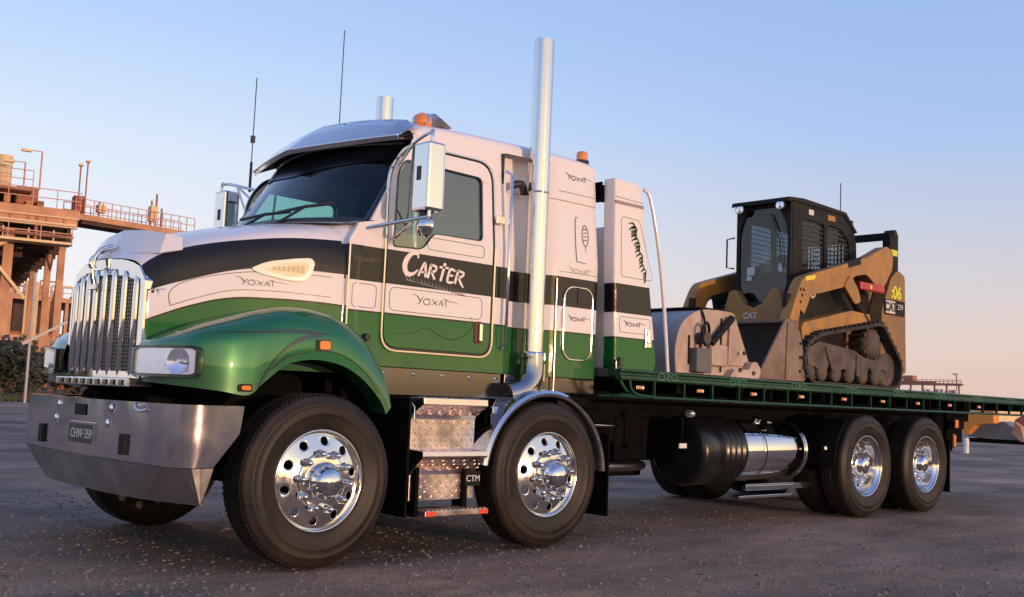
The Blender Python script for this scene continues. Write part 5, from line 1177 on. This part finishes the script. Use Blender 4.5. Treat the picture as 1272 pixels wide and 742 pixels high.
ls = part('operator_seat', MB().box((6.95, .92, 2.28), (7.35, 1.32, 2.42)), SEATM, K, bevel=.03)
part('backrest', MB().box((7.35, .94, 2.35), (7.45, 1.30, 2.70)), SEATM, ls, bevel=.03)
part('joystick', MB().cyl((6.72, .92, 2.3), (6.66, .92, 2.58), .02, 8).cyl((6.66, .92, 2.56), (6.65, .92, 2.64), .03, 8), LBLK, K)
for y in (.86, 1.38):
    wl = part('work_light', MB().lathe([(0, .05), (.05, .04), (.058, .0), (.058, -.01)], (6.20, y, 3.27), 'x', 16), PLAST, K)
    part('lamp_face', MB().lathe([(.05, -.012), (0, -.02)], (6.20, y, 3.27), 'x', 16), REFLM, wl)
lb = part('beacon', MB().lathe([(0, 0), (.07, 0), (.07, .025), (.06, .028)], (6.85, 1.0, 3.36), 'z', 18), LBLK, K)
part('beacon_lens', MB().lathe([(.06, .028), (.058, .075), (.04, .09), (0, .092)], (6.85, 1.0, 3.36), 'z', 18), AMBER, lb)
part('aerial', MB().tube([(7.35, .80, 3.33), (7.35, .80, 3.70)], .006, 6), PLAST, K)
# bucket
bp_ = [(5.05, DZ+.02), (5.90, DZ+.02), (5.93, DZ+.10), (5.80, DZ+.52), (5.66, DZ+.64), (5.54, DZ+.63)]
bk = part('bucket', MB().grid([[(x, y, z) for x, z in ((5.02, DZ+.012), (5.55, DZ+.012), (5.86, DZ+.03), (5.92, DZ+.12), (5.88, DZ+.28), (5.78, DZ+.52), (5.66, DZ+.63))] for y in (.37, 1.88)], True), BKD, K, solid=.02)
for y in (.345, 1.875): part('bucket_side', MB().poly(rpoly(bp_, [0, .04, .04, .05, .02, .02], 3), fn=lambda a, b, t, y=y: Vector((a, y+t, b)), th=.022), BKT, bk, bevel=.004)
part('cutting_edge', MB().box((5.00, .345, DZ+.004), (5.16, 1.897, DZ+.03)), BKT, bk, bevel=.004)
for z in (.12, .26, .40): part('side_bolt', MB().cyl((5.80-.0*z, .335, DZ+z), (5.80, .345, DZ+z), .016, 8), LBLK, bk)
part('side_seam', MB().beam((5.53, .342, DZ+.03), (5.56, .342, DZ+.60), .012, .006, (1, 0, 0)), BKD, bk)
part('spill_guard', MB().box((5.60, .37, DZ+.60), (5.80, 1.88, DZ+.63)), BKT, bk, bevel=.004)
# ================================================================== sweeper attachment in front of the bucket
S = thing('sweeper_attachment', 'pale dusty sweeper box with rounded grey hood lying on the tray before the loader', 'sweeper', (4.45, 1.2, DZ))
PLT = mat('sweeper_plate', (.36, .26, .205), .65, noise=(5, (.54, .43, .37)), bump=(12, .2, .006))
HDG = mat('sweeper_hood_grey', (.22, .22, .25), .45, noise=(4, (.30, .28, .28)))
hp = [(3.86, DZ+.02), (3.84, DZ+.22), (3.90, DZ+.42), (4.02, DZ+.53), (4.22, DZ+.605), (4.50, DZ+.62), (4.66, DZ+.62)]
hpc = crom([Vector((x, z, 0)) for x, z in hp], 4)
hdm = MB().grid([[(p.x, y, p.y) for p in hpc] for y in (.40, 2.15)])
hdo = part('hood', hdm, HDG, S, solid=.012)
part('hood_lip', MB().box((4.20, .40, DZ+.62), (4.70, 2.16, DZ+.635)), LBLK, hdo)
pls = [(p.x, p.y) for p in hpc]+[(4.72, DZ+.60), (5.03, DZ+.06), (5.02, DZ+.02)]
for y in (.385, 2.15): part('side_plate', MB().poly(pls, fn=lambda a, b, t, y=y: Vector((a, y+t, b)), th=.016), PLT, S, bevel=.003)
part('brush_drum', MB().cyl((4.35, .42, DZ+.29), (4.35, 2.13, DZ+.29), .24, 28), mat('brush_bristle', (.03, .03, .032), .9, bump=(60, 1., .02)), S)
part('collecting_bin', MB().poly([(4.66, DZ+.03), (5.0, DZ+.03), (4.72, DZ+.58), (4.66, DZ+.58)], fn=lambda a, b, t: Vector((a, .42+t, b)), th=1.7), BKD, S)
mo = part('motor_box', MB().box((4.05, .30, DZ+.03), (4.27, .385, DZ+.25)), mat('motor_grey', (.12, .12, .13), .6), S, bevel=.01)
part('motor_housing', MB().cyl((4.17, .28, DZ+.34), (4.17, .385, DZ+.34), .055, 16), MUD, mo)
part('motor_bracket', MB().box((4.30, .33, DZ+.10), (4.56, .385, DZ+.30)), PLT, S, bevel=.02)
part('hydraulic_hose', MB().tube([(4.13, .33, DZ+.25), (4.12, .30, DZ+.42), (4.17, .29, DZ+.48), (4.23, .31, DZ+.40), (4.21, .34, DZ+.27)], .014, 8, smooth_path=5), LBLK, S)
part('hydraulic_hose', MB().tube([(4.21, .34, DZ+.40), (4.22, .36, DZ+.52), (4.20, .38, DZ+.60)], .012, 8, smooth_path=4), LBLK, S)
part('ram', MB().cyl((4.30, .34, DZ+.30), (4.62, .34, DZ+.56), .035, 10), LBLK, S)
part('pivot_arm', MB().poly([(4.62, DZ+.50), (4.70, DZ+.56), (4.90, DZ+.20), (4.84, DZ+.12), (4.60, DZ+.12)], fn=lambda a, b, t: Vector((a, .36+t, b)), th=.024), PLT, S, bevel=.004)
part('wear_shoe', MB().poly(rpoly([(4.55, DZ+.01), (5.02, DZ+.01), (5.05, DZ+.10), (4.98, DZ+.17), (4.90, DZ+.16), (4.86, DZ+.09), (4.62, DZ+.08)], .02, 3), fn=lambda a, b, t: Vector((a, .30+t, b)), th=.08), PLT, S, bevel=.008)
for x, z in ((4.70, .08), (4.92, .06), (4.76, .24)): part('shoe_bolt', MB().cyl((x, .285, DZ+z), (x, .30, DZ+z), .02, 8), MUD, S)
part('seam_rib', MB().box((4.02, .372, DZ+.10), (4.035, .386, DZ+.36)).box((4.50, .372, DZ+.05), (4.515, .386, DZ+.55)), LBLK, S)
# ================================================================== surroundings
STEEL = mat('sunlit_orange_steel', (.62, .33, .19), .7, noise=(.8, (.40, .19, .11)))  # orange of the low sun put into the steel colour
STEEL2 = mat('rusty_steelwork', (.42, .19, .12), .8, noise=(1.2, (.32, .12, .07)))
PALE = mat('pale_cladding', (.80, .62, .38), .7, noise=(.6, (.70, .48, .28)))
DARKU = mat('under_deck_shade', (.06, .035, .028), .85, noise=(1, (.09, .05, .04)))  # shade under decks and inside bays put into one dark colour
RAILM = mat('handrail_paint', (.55, .30, .22), .6)
def B(t, name, boxes, m, **k):
    q = MB()
    for a, b in boxes: q.box(a, b)
    return part(name, q, m, t, **k)
ROTP = lambda x: x
# --- elevated loading deck on legs (far left)
P = thing('loading_gantry', 'elevated sunlit-orange steel loading deck on tall legs at the far left', 'gantry', (20.2, 60, 0), rz=-math.radians(13))
part('deck', MB().box((4.0, 60.0, 10.9), (20.3, 100, 11.5)), STEEL, P)
part('deck_girder', MB().box((4.0, 59.98, 10.42), (20.2, 60.2, 10.9)), STEEL, P); part('girder_flange', MB().box((4.0, 59.85, 10.34), (20.2, 60.3, 10.42)), PALE, P); part('girder_flange', MB().box((4.0, 59.85, 10.9), (20.2, 60.0, 10.98)), PALE, P)
for i in range(16): part('stiffener', MB().box((4.4+i, 59.9, 10.42), (4.46+i, 59.98, 10.9)), STEEL2, P)
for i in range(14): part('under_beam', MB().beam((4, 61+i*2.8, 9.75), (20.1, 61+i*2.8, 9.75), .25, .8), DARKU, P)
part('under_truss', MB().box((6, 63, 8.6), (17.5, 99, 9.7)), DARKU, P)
part('lower_walkway', MB().box((4.0, 58.6, 9.15), (19.8, 60.0, 9.3)), PALE, P)
for x in (5, 8, 11, 13.5, 15.6, 17.9): 
    part('strut', MB().beam((x, 60, 9.3), (x, 60, 11.0), .18, .18), STEEL2, P)
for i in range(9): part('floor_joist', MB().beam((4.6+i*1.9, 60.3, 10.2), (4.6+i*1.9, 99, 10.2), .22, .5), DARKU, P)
for i in range(2): part('cross_brace', MB().beam((19.75, 61.4+i*6, 9.4), (19.75, 66.6+i*6, 5.2), .12, .12), STEEL2, P)
for i in range(7): part('hanger_pipe', MB().beam((10.5+i*1.4, 59.9, 9.3), (10.5+i*1.4, 59.9, 10.1), .08, .08), PALE, P)
part('service_pipe', MB().beam((6, 59.7, 9.75), (20, 59.7, 9.75), .16, .16), STEEL2, P); part('service_pipe', MB().beam((6, 59.6, 10.5), (20.1, 59.6, 10.5), .10, .10), PALE, P)
part('brace', MB().beam((13.0, 59.8, 7.2), (16.4, 59.8, 9.2), .22, .22), PALE, P)
part('brace', MB().beam((15.9, 60, 7.8), (17.6, 60, 5.8), .18, .18), PALE, P)
for x, y, w_ in ((16.5, 60.2, .55), (19.6, 61.2, .40), (19.6, 68.5, .40), (19.6, 79, .38), (15.2, 62, .36)):
    lgm = part('leg', MB().box((x-w_/2, y, 0), (x+w_/2, y+w_, 10.0)), STEEL2 if x == 16.3 else STEEL, P)
for i in range(2): part('yellow_duct', MB().box((20.3+i*.8, 92, 4.5), (20.6+i*.8, 92.4, 9.6)), PALE, P)
ru = random.Random(6)
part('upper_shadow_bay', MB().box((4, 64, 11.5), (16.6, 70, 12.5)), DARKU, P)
for i in range(22):
    x = 5+i*.62; part('bay_item', MB().box((x, 61.6+ru.random(), 11.5), (x+ru.uniform(.1, .5), 62.9, 11.5+ru.uniform(.3, 1.0))), ru.choice([STEEL, STEEL2, PALE, STEEL]), P)
part('upper_deck', MB().box((4, 61, 12.5), (17.6, 71, 12.7)), STEEL2, P)
part('cabin', MB().box((13.9, 63, 12.7), (15.6, 66, 14.2)), STEEL, P)
part('silo', MB().cyl((16.1, 63, 12.7), (16.1, 63, 14.9), .42, 14), PALE, P)
part('machine', MB().box((16.8, 62.5, 11.5), (18.1, 66, 13.0)), STEEL2, P, bevel=.05)
part('equipment_box', MB().box((20.9-.9, 61, 11.5), (20.9-.2, 62, 12.6)), mat('red_box', (.35, .05, .03), .6), P)
def rail(x0, y0, z0, x1, y1, z1, n, h=1.1, w_=.05):
    m = MB()
    for k in range(n+1):
        q = k/n; x = x0+(x1-x0)*q; y = y0+(y1-y0)*q; z = z0+(z1-z0)*q; m.beam((x, y, z), (x, y, z+h), w_, w_)
    for hh in (h, h*.5): m.beam((x0, y0, z0+hh), (x1, y1, z1+hh), w_, w_)
    return m
part('handrail', rail(4, 59.95, 11.5, 20.3, 59.95, 11.5, 12), RAILM, P, kind='stuff'); part('handrail', rail(4, 61, 12.7, 17.6, 61, 12.7, 9), RAILM, P, kind='stuff')
part('handrail', rail(4, 58.6, 9.3, 19.8, 58.6, 9.3, 9, 1.0), RAILM, P, kind='stuff')
for x, h in ((20.2, 2.9), (20.6, 3.2)):
    lp_ = part('lamp_pole', MB().cyl((x, 60.5, 11.5), (x, 60.5, 11.5+h), .045, 8), STEEL2, P); part('lamp_head', MB().box((x-.12, 60.3, 11.5+h), (x+.12, 60.7, 11.62+h)), PALE, lp_)
for xx, hh in ((18.0, 2.4), (17.1, 1.6), (15.2, 1.5)):
    q = part('lamp_pole', MB().cyl((xx, 61.2, 12.7), (xx, 61.2, 12.7+hh), .05, 8).beam((xx, 61.2, 12.7+hh), (xx-1.0, 61.2, 12.7+hh), .05, .05), RAILM, P); part('lamp_head', MB().box((xx-1.2, 61.1, 12.6+hh), (xx-.6, 61.4, 12.75+hh)), PALE, q)
# --- conveyor bridge running off to the right
Q = thing('conveyor_bridge', 'long sunlit-orange conveyor bridge with handrails behind the truck bonnet', 'conveyor', (40, 80, 0))
p0 = Vector((20.2, 60.3, 11.25)); p1 = Vector((28.6, 61.3, 11.25))
part('conveyor_truss', MB().beam(p0+Vector((0, 1.3, 0)), p1+Vector((0, 1.3, 0)), 2.2, .36), STEEL, Q)
part('under_truss', MB().beam(p0+Vector((.4, 1.3, -.30)), p1+Vector((0, 1.3, -.30)), 1.8, .22), DARKU, Q)
part('handrail', rail(*(p0+Vector((0, .22, .18))), *(p1+Vector((0, .22, .18))), 14, .95, .045), RAILM, Q, kind='stuff')
part('handrail', rail(*(p0+Vector((0, 2.3, .18))), *(p1+Vector((0, 2.3, .18))), 14, .95, .045), RAILM, Q, kind='stuff')
for q_, h in ((.20, .9), (.63, 1.6), (.67, 2.1), (.72, 1.2)):
    c = p0.lerp(p1, q_)+Vector((0, .6, 0)); part('mast', MB().beam(c+Vector((0, 0, .2)), c+Vector((0, 0, h+.3)), .10, .10), STEEL2, Q)
for q_ in (.22, .65): c = p0.lerp(p1, q_); part('control_box', MB().box(c+Vector((-.3, .3, .5)), c+Vector((.2, .8, 1.0+.5*(q_ > .4)))), PALE, Q)
for q_ in (.95,): c = p0.lerp(p1, q_); part('trestle', MB().beam((c.x, c.y+1.3, 0), (c.x, c.y+1.3, c.z-.4), .7, .7), STEEL, Q)
# --- low processing building with pipework behind the bushes
W = thing('processing_shed', 'long low sunlit-orange plant building with open bays behind the dark bushes', 'building', (30, 112, 0))
part('wall', MB().box((8, 112, 0), (60, 124, 6.0)), STEEL2, W)
part('roof', MB().box((7.5, 111.2, 9.4), (60.5, 125, 9.9)), STEEL, W)
part('parapet', MB().box((8, 111.4, 4.6), (60, 112, 5.6)), STEEL, W)
for i in range(27): part('bay_column', MB().box((9+i*1.95, 111.3, 5.6), (9.35+i*1.95, 111.8, 9.4)), STEEL, W)
for i in range(26): part('bay_shade_box', MB().box((9.6+i*1.95, 111.75, 6.0), (10.7+i*1.95, 112.1, 8.9)), DARKU, W)  # solid dark boxes, painted as the shade of the open bays
rq = random.Random(11)
for i in range(60):
    x = 14+rq.random()*44; h = rq.uniform(.3, 1.8); y = 112+rq.random()*6; wd = rq.uniform(.2, 1.2)
    if rq.random() < .5: part('roof_unit', MB().box((x, y, 9.9), (x+wd, y+wd, 9.9+h)), rq.choice([STEEL, STEEL2, PALE]), W)
    else: part('roof_pipe', MB().tube([(x, y, 9.9), (x, y, 9.9+h), (x+wd*2, y, 9.9+h), (x+wd*2, y, 9.9)], .12, 6), rq.choice([STEEL, PALE, RAILM]), W)
part('roof_rail', rail(8, 111.4, 9.9, 60, 111.4, 9.9, 40, 1.1, .08), RAILM, W, kind='stuff')
part('lower_band', MB().box((8, 110.9, 2.6), (60, 111.3, 4.4)), mat('grey_panel', (.30, .27, .26), .7), W)
# --- bushes, grass
def leafmat(name, a, b):
    return mat(name, a, .7, noise=(1.3, b))
LEAF = [leafmat('leaf_dark', (.035, .042, .022), (.055, .058, .034)), leafmat('leaf_grey', (.045, .048, .032), (.07, .068, .046))]
BARK = mat('bark', (.10, .075, .055), .9)
def bush(x, y, r, h, seed, name='bush', lab='', cat='bush', group=None, tree=False, n=900):
    rg_ = random.Random(seed); t = thing(name, lab, cat, (x, y, 0), group)
    lobes = [(Vector((x+rg_.uniform(-.6, .6)*r, y+rg_.uniform(-.4, .4)*r, h*rg_.uniform(.35, .72))), r*rg_.uniform(.35, .6)) for _ in range(9)]
    m = MB(); sz = max(.10, r*.075)
    for i in range(n):
        c, rr = rg_.choice(lobes); v = Vector((rg_.gauss(0, 1), rg_.gauss(0, 1), rg_.gauss(0, .8))).normalized()*rr*rg_.uniform(.55, 1.1)
        p = c+v
        if p.z < .1: p.z = rg_.uniform(.1, .6)
        a = Vector((rg_.gauss(0, 1), rg_.gauss(0, 1), rg_.gauss(0, 1))).normalized(); b = a.orthogonal().normalized(); s = sz*rg_.uniform(.6, 1.5)
        m.add([p+a*s, p+b*s*.6, p-a*s, p-b*s*.6], [(0, 1, 2, 3)])
    part('crown', m, LEAF[seed % 2], t)
    tm = MB()
    for k in range(4):
        c, rr = lobes[k]; tm.tube([(x+rg_.uniform(-.2, .2), y, 0), ((x+c.x)/2, y, c.z*.5), tuple(c)], [r*.06, r*.02], 6)
    part('trunk', tm, BARK, t)
bx = [(9.3, 50, 2.2, 3.3), (11.6, 52, 2.0, 2.9), (13.6, 51, 2.0, 3.2), (15.8, 53, 2.2, 2.7), (7.0, 51, 2.2, 3.4), (18.6, 54, 2.2, 2.9), (21.8, 56, 2.4, 3.0)]
labs = ['dark scrubby bush at the very left edge below the gantry', 'low dark bush second from the left edge', 'bushy dark shrub left of the truck headlight', 'low shrub just behind the far front lamp', 'dark bush beyond the left edge of the yard', 'shrub hidden mostly behind the truck grille', 'wide low shrub behind the truck bonnet']
order = sorted(range(7), key=lambda i: bx[i][0])
for i, (x, y, r, h) in enumerate(bx): bush(x, y, r, h, 20+i, 'bush', labs[i], 'bush', 'bushes below the gantry', n=1500)
# grass verge
GR = mat('grass_blades', (.05, .07, .025), .8, noise=(.5, (.11, .10, .05)))
setting('grass_verge', MB().add([(-40, 43.5, .004), (60, 43.5, .004), (90, 110, .01), (-60, 110, .01)], [(0, 1, 2, 3)]), mat('verge_soil', (.06, .07, .035), .9, noise=(.4, (.11, .10, .06)), bump=(3, .5, .05)))
gb = MB(); rg3 = random.Random(4)
for i in range(6500):
    x = rg3.uniform(4, 26); y = 43.6+7*rg3.random()**1.4; h = rg3.uniform(.06, .22); a = rg3.uniform(0, PI); dx, dy = math.cos(a)*.05, math.sin(a)*.05
    gb.add([(x-dx, y-dy, 0), (x+dx, y+dy, 0), (x+rg3.uniform(-.06, .06), y, h)], [(0, 1, 2)])
setting('grass', gb, GR, kind='stuff')
# white post with a sloping rail, and a round orange sign
po = thing('boom_gate', 'thin grey post with a sloping arm beside the truck headlight', 'post', (11.9, 41.5, 0))
part('post', MB().cyl((11.9, 41.5, 0), (11.9, 41.5, 5.6), .06, 8), mat('galvanised', (.40, .38, .38), .5), po)
part('arm', MB().beam((11.6, 41.5, 2.5), (13.4, 41.5, 3.6), .08, .10), mat('arm_grey', (.45, .42, .42), .5), po)
sg = thing('warning_sign', 'small round orange sign with white centre standing in the grass', 'sign', (12.4, 48.5, 0))
part('post', MB().cyl((12.4, 48.52, 0), (12.4, 48.52, 1.4), .04, 8), STEEL2, sg)
part('board', MB().cyl((12.4, 48.5, 1.75), (12.4, 48.44, 1.75), .42, 20), mat('sign_orange', (.65, .12, .04), .5), sg)
part('sign_face', MB().cyl((12.4, 48.435, 1.75), (12.4, 48.43, 1.75), .17, 16), PLWHITE, sg)
# --- far right: another yard with tanks, booms and lamp post
Y = thing('distant_plant', 'row of pale tanks under a rusty pipe bridge on the far right horizon', 'plant', (110, 44, 0))
def onx(x, py): return py
FARW = mat('far_white', (.60, .52, .50), .7)
rf2 = random.Random(9)
for i in range(11):
    yv = 50.6-i*.52; q = part('tank', MB().cyl((110, yv, 0), (110, yv, 3.75+.35*rf2.random()), .16+.10*rf2.random(), 10), FARW, Y)
part('pipe_bridge', MB().box((108, 43.9, 4.35), (108.6, 51.5, 4.6)), STEEL2, Y); part('pipe_bridge', MB().box((108, 46.8, 4.6), (108.5, 50.6, 4.8)), STEEL2, Y)
for i in range(6): part('bridge_leg', MB().box((108.2, 44.2+i*1.35, 0), (108.4, 44.33+i*1.35, 4.35)), STEEL2, Y)
part('bridge_house', MB().box((108, 49.3, 4.8), (109, 50.4, 5.4)), STEEL2, Y)
part('bridge_rail', rail(108, 43.9, 4.6, 108, 51.5, 4.6, 16, .35, .05), STEEL2, Y, kind='stuff')
part('low_shed', MB().box((111, 41.2, 0), (120, 44.9, 3.25)), PALE, Y)
lpz = thing('lamp_post', 'slim lamp post with white head on the far right horizon', 'lamp post', (110, 45.3, 0))
part('pole', MB().cyl((110, 45.3, 0), (110, 45.3, 5.6), .06, 8), STEEL2, lpz); part('lamp_head', MB().box((109.7, 45.1, 5.6), (110.3, 45.6, 5.75)), FARW, lpz)
# far wood along the horizon
def wood(name, pts, h, n, seed):
    rg_ = random.Random(seed); m = MB()
    for i in range(n):
        q = rg_.random()*(len(pts)-1); k = int(q); a = Vector(pts[k]).lerp(Vector(pts[k+1]), q-k); hh = h*(.75+.35*mn.noise(Vector((a.x*.02, a.y*.02, seed)))+.2*mn.noise(Vector((a.x*.1, a.y*.1, seed))))
        c = Vector((a.x, a.y, rg_.random()**.7*hh)); s = rg_.uniform(.6, 1.6)*h/7; u = Vector((rg_.gauss(0, 1), rg_.gauss(0, 1), rg_.gauss(0, 1))).normalized(); v = u.orthogonal().normalized()
        m.add([c+u*s, c+v*s*.8, c-u*s, c-v*s*.8], [(0, 1, 2, 3)])
    for k in range(len(pts)-1):
        a, b = pts[k], pts[k+1]; m.add([(a[0], a[1], 0), (b[0], b[1], 0), (b[0], b[1], h*.62), (a[0], a[1], h*.62)], [(0, 1, 2, 3)])
    setting(name, m, LEAF[0], kind='stuff')
wood('far_wood', [(260, 90), (300, 50), (320, 0), (300, -80), (260, -150)], 9, 5000, 1)
wood('far_wood', [(-300, -60), (-220, -190), (-90, -250), (60, -260), (200, -220), (260, -150)], 7.5, 5200, 2)
wood('far_wood', [(-120, 330), (40, 340), (180, 300), (250, 200), (270, 130)], 7, 4000, 3)
# --- parked machine seen under the tray end
E_ = thing('parked_excavator', 'orange boom and grey trailer of machinery parked under the tray end', 'excavator', (43, 13.6, 0))
ORN = mat('machine_orange', (.75, .27, .04), .5)
part('boom', MB().poly([(0, .55), (.5, 1.35), (1.6, 1.6), (2.4, 1.55), (2.4, .95), (1.2, .85), (.6, .35)], fn=lambda a, b, t: Vector((42+t, 14.85-a*.64, b*.88)), th=.5), ORN, E_, bevel=.04)
part('hull', MB().poly([(-.6, .25), (.2, .75), (2.6, .95), (3.9, .55), (4.2, .15), (1.5, .12)], fn=lambda a, b, t: Vector((43+t, 14.6-a*.5, b)), th=1.4), mat('machine_grey', (.20, .21, .22), .6), E_, bevel=.05)
part('arm_tip', MB().poly([(3.3, .45), (3.6, .95), (4.1, .75), (4.4, .2), (4.1, .1)], fn=lambda a, b, t: Vector((42.6+t, 14.5-a*.5, b)), th=.3), STEEL, E_, bevel=.03)
part('skid', MB().box((43, 12.4, 0), (44.4, 14.8, .16)), CHASS, E_)
cv = thing('parked_car', 'small red tail of a vehicle at the right edge under the tray', 'vehicle', (60.8, 17.3, 0))
part('body', MB().poly(rpoly([(0, .4), (0, 1.0), (.7, 1.45), (2.4, 1.5), (3.6, 1.0), (4.4, .9), (4.4, .4)], .12, 3), fn=lambda a, b, t: Vector((60+t, 19.55-a, b)), th=1.7), mat('car_red', (.45, .05, .05), .35, coat=.6), cv, bevel=.05)
for dx in (.1, 1.4):
    for dy in (.8, 3.5): part('wheel', MB().cyl((60+dx, 19.55-dy, .33), (60.2+dx, 19.55-dy, .33), .33, 16), RUBBER, cv)
wpost = solo('marker_post', MB().cyl((0, 0, 0), (0, 0, .42), .08, 12).cyl((0, 0, .42), (0, 0, .45), .06, 12), PLWHITE, 'small white marker post standing on the yard behind the truck', 'post', loc=(27.6, 8.2, 0))
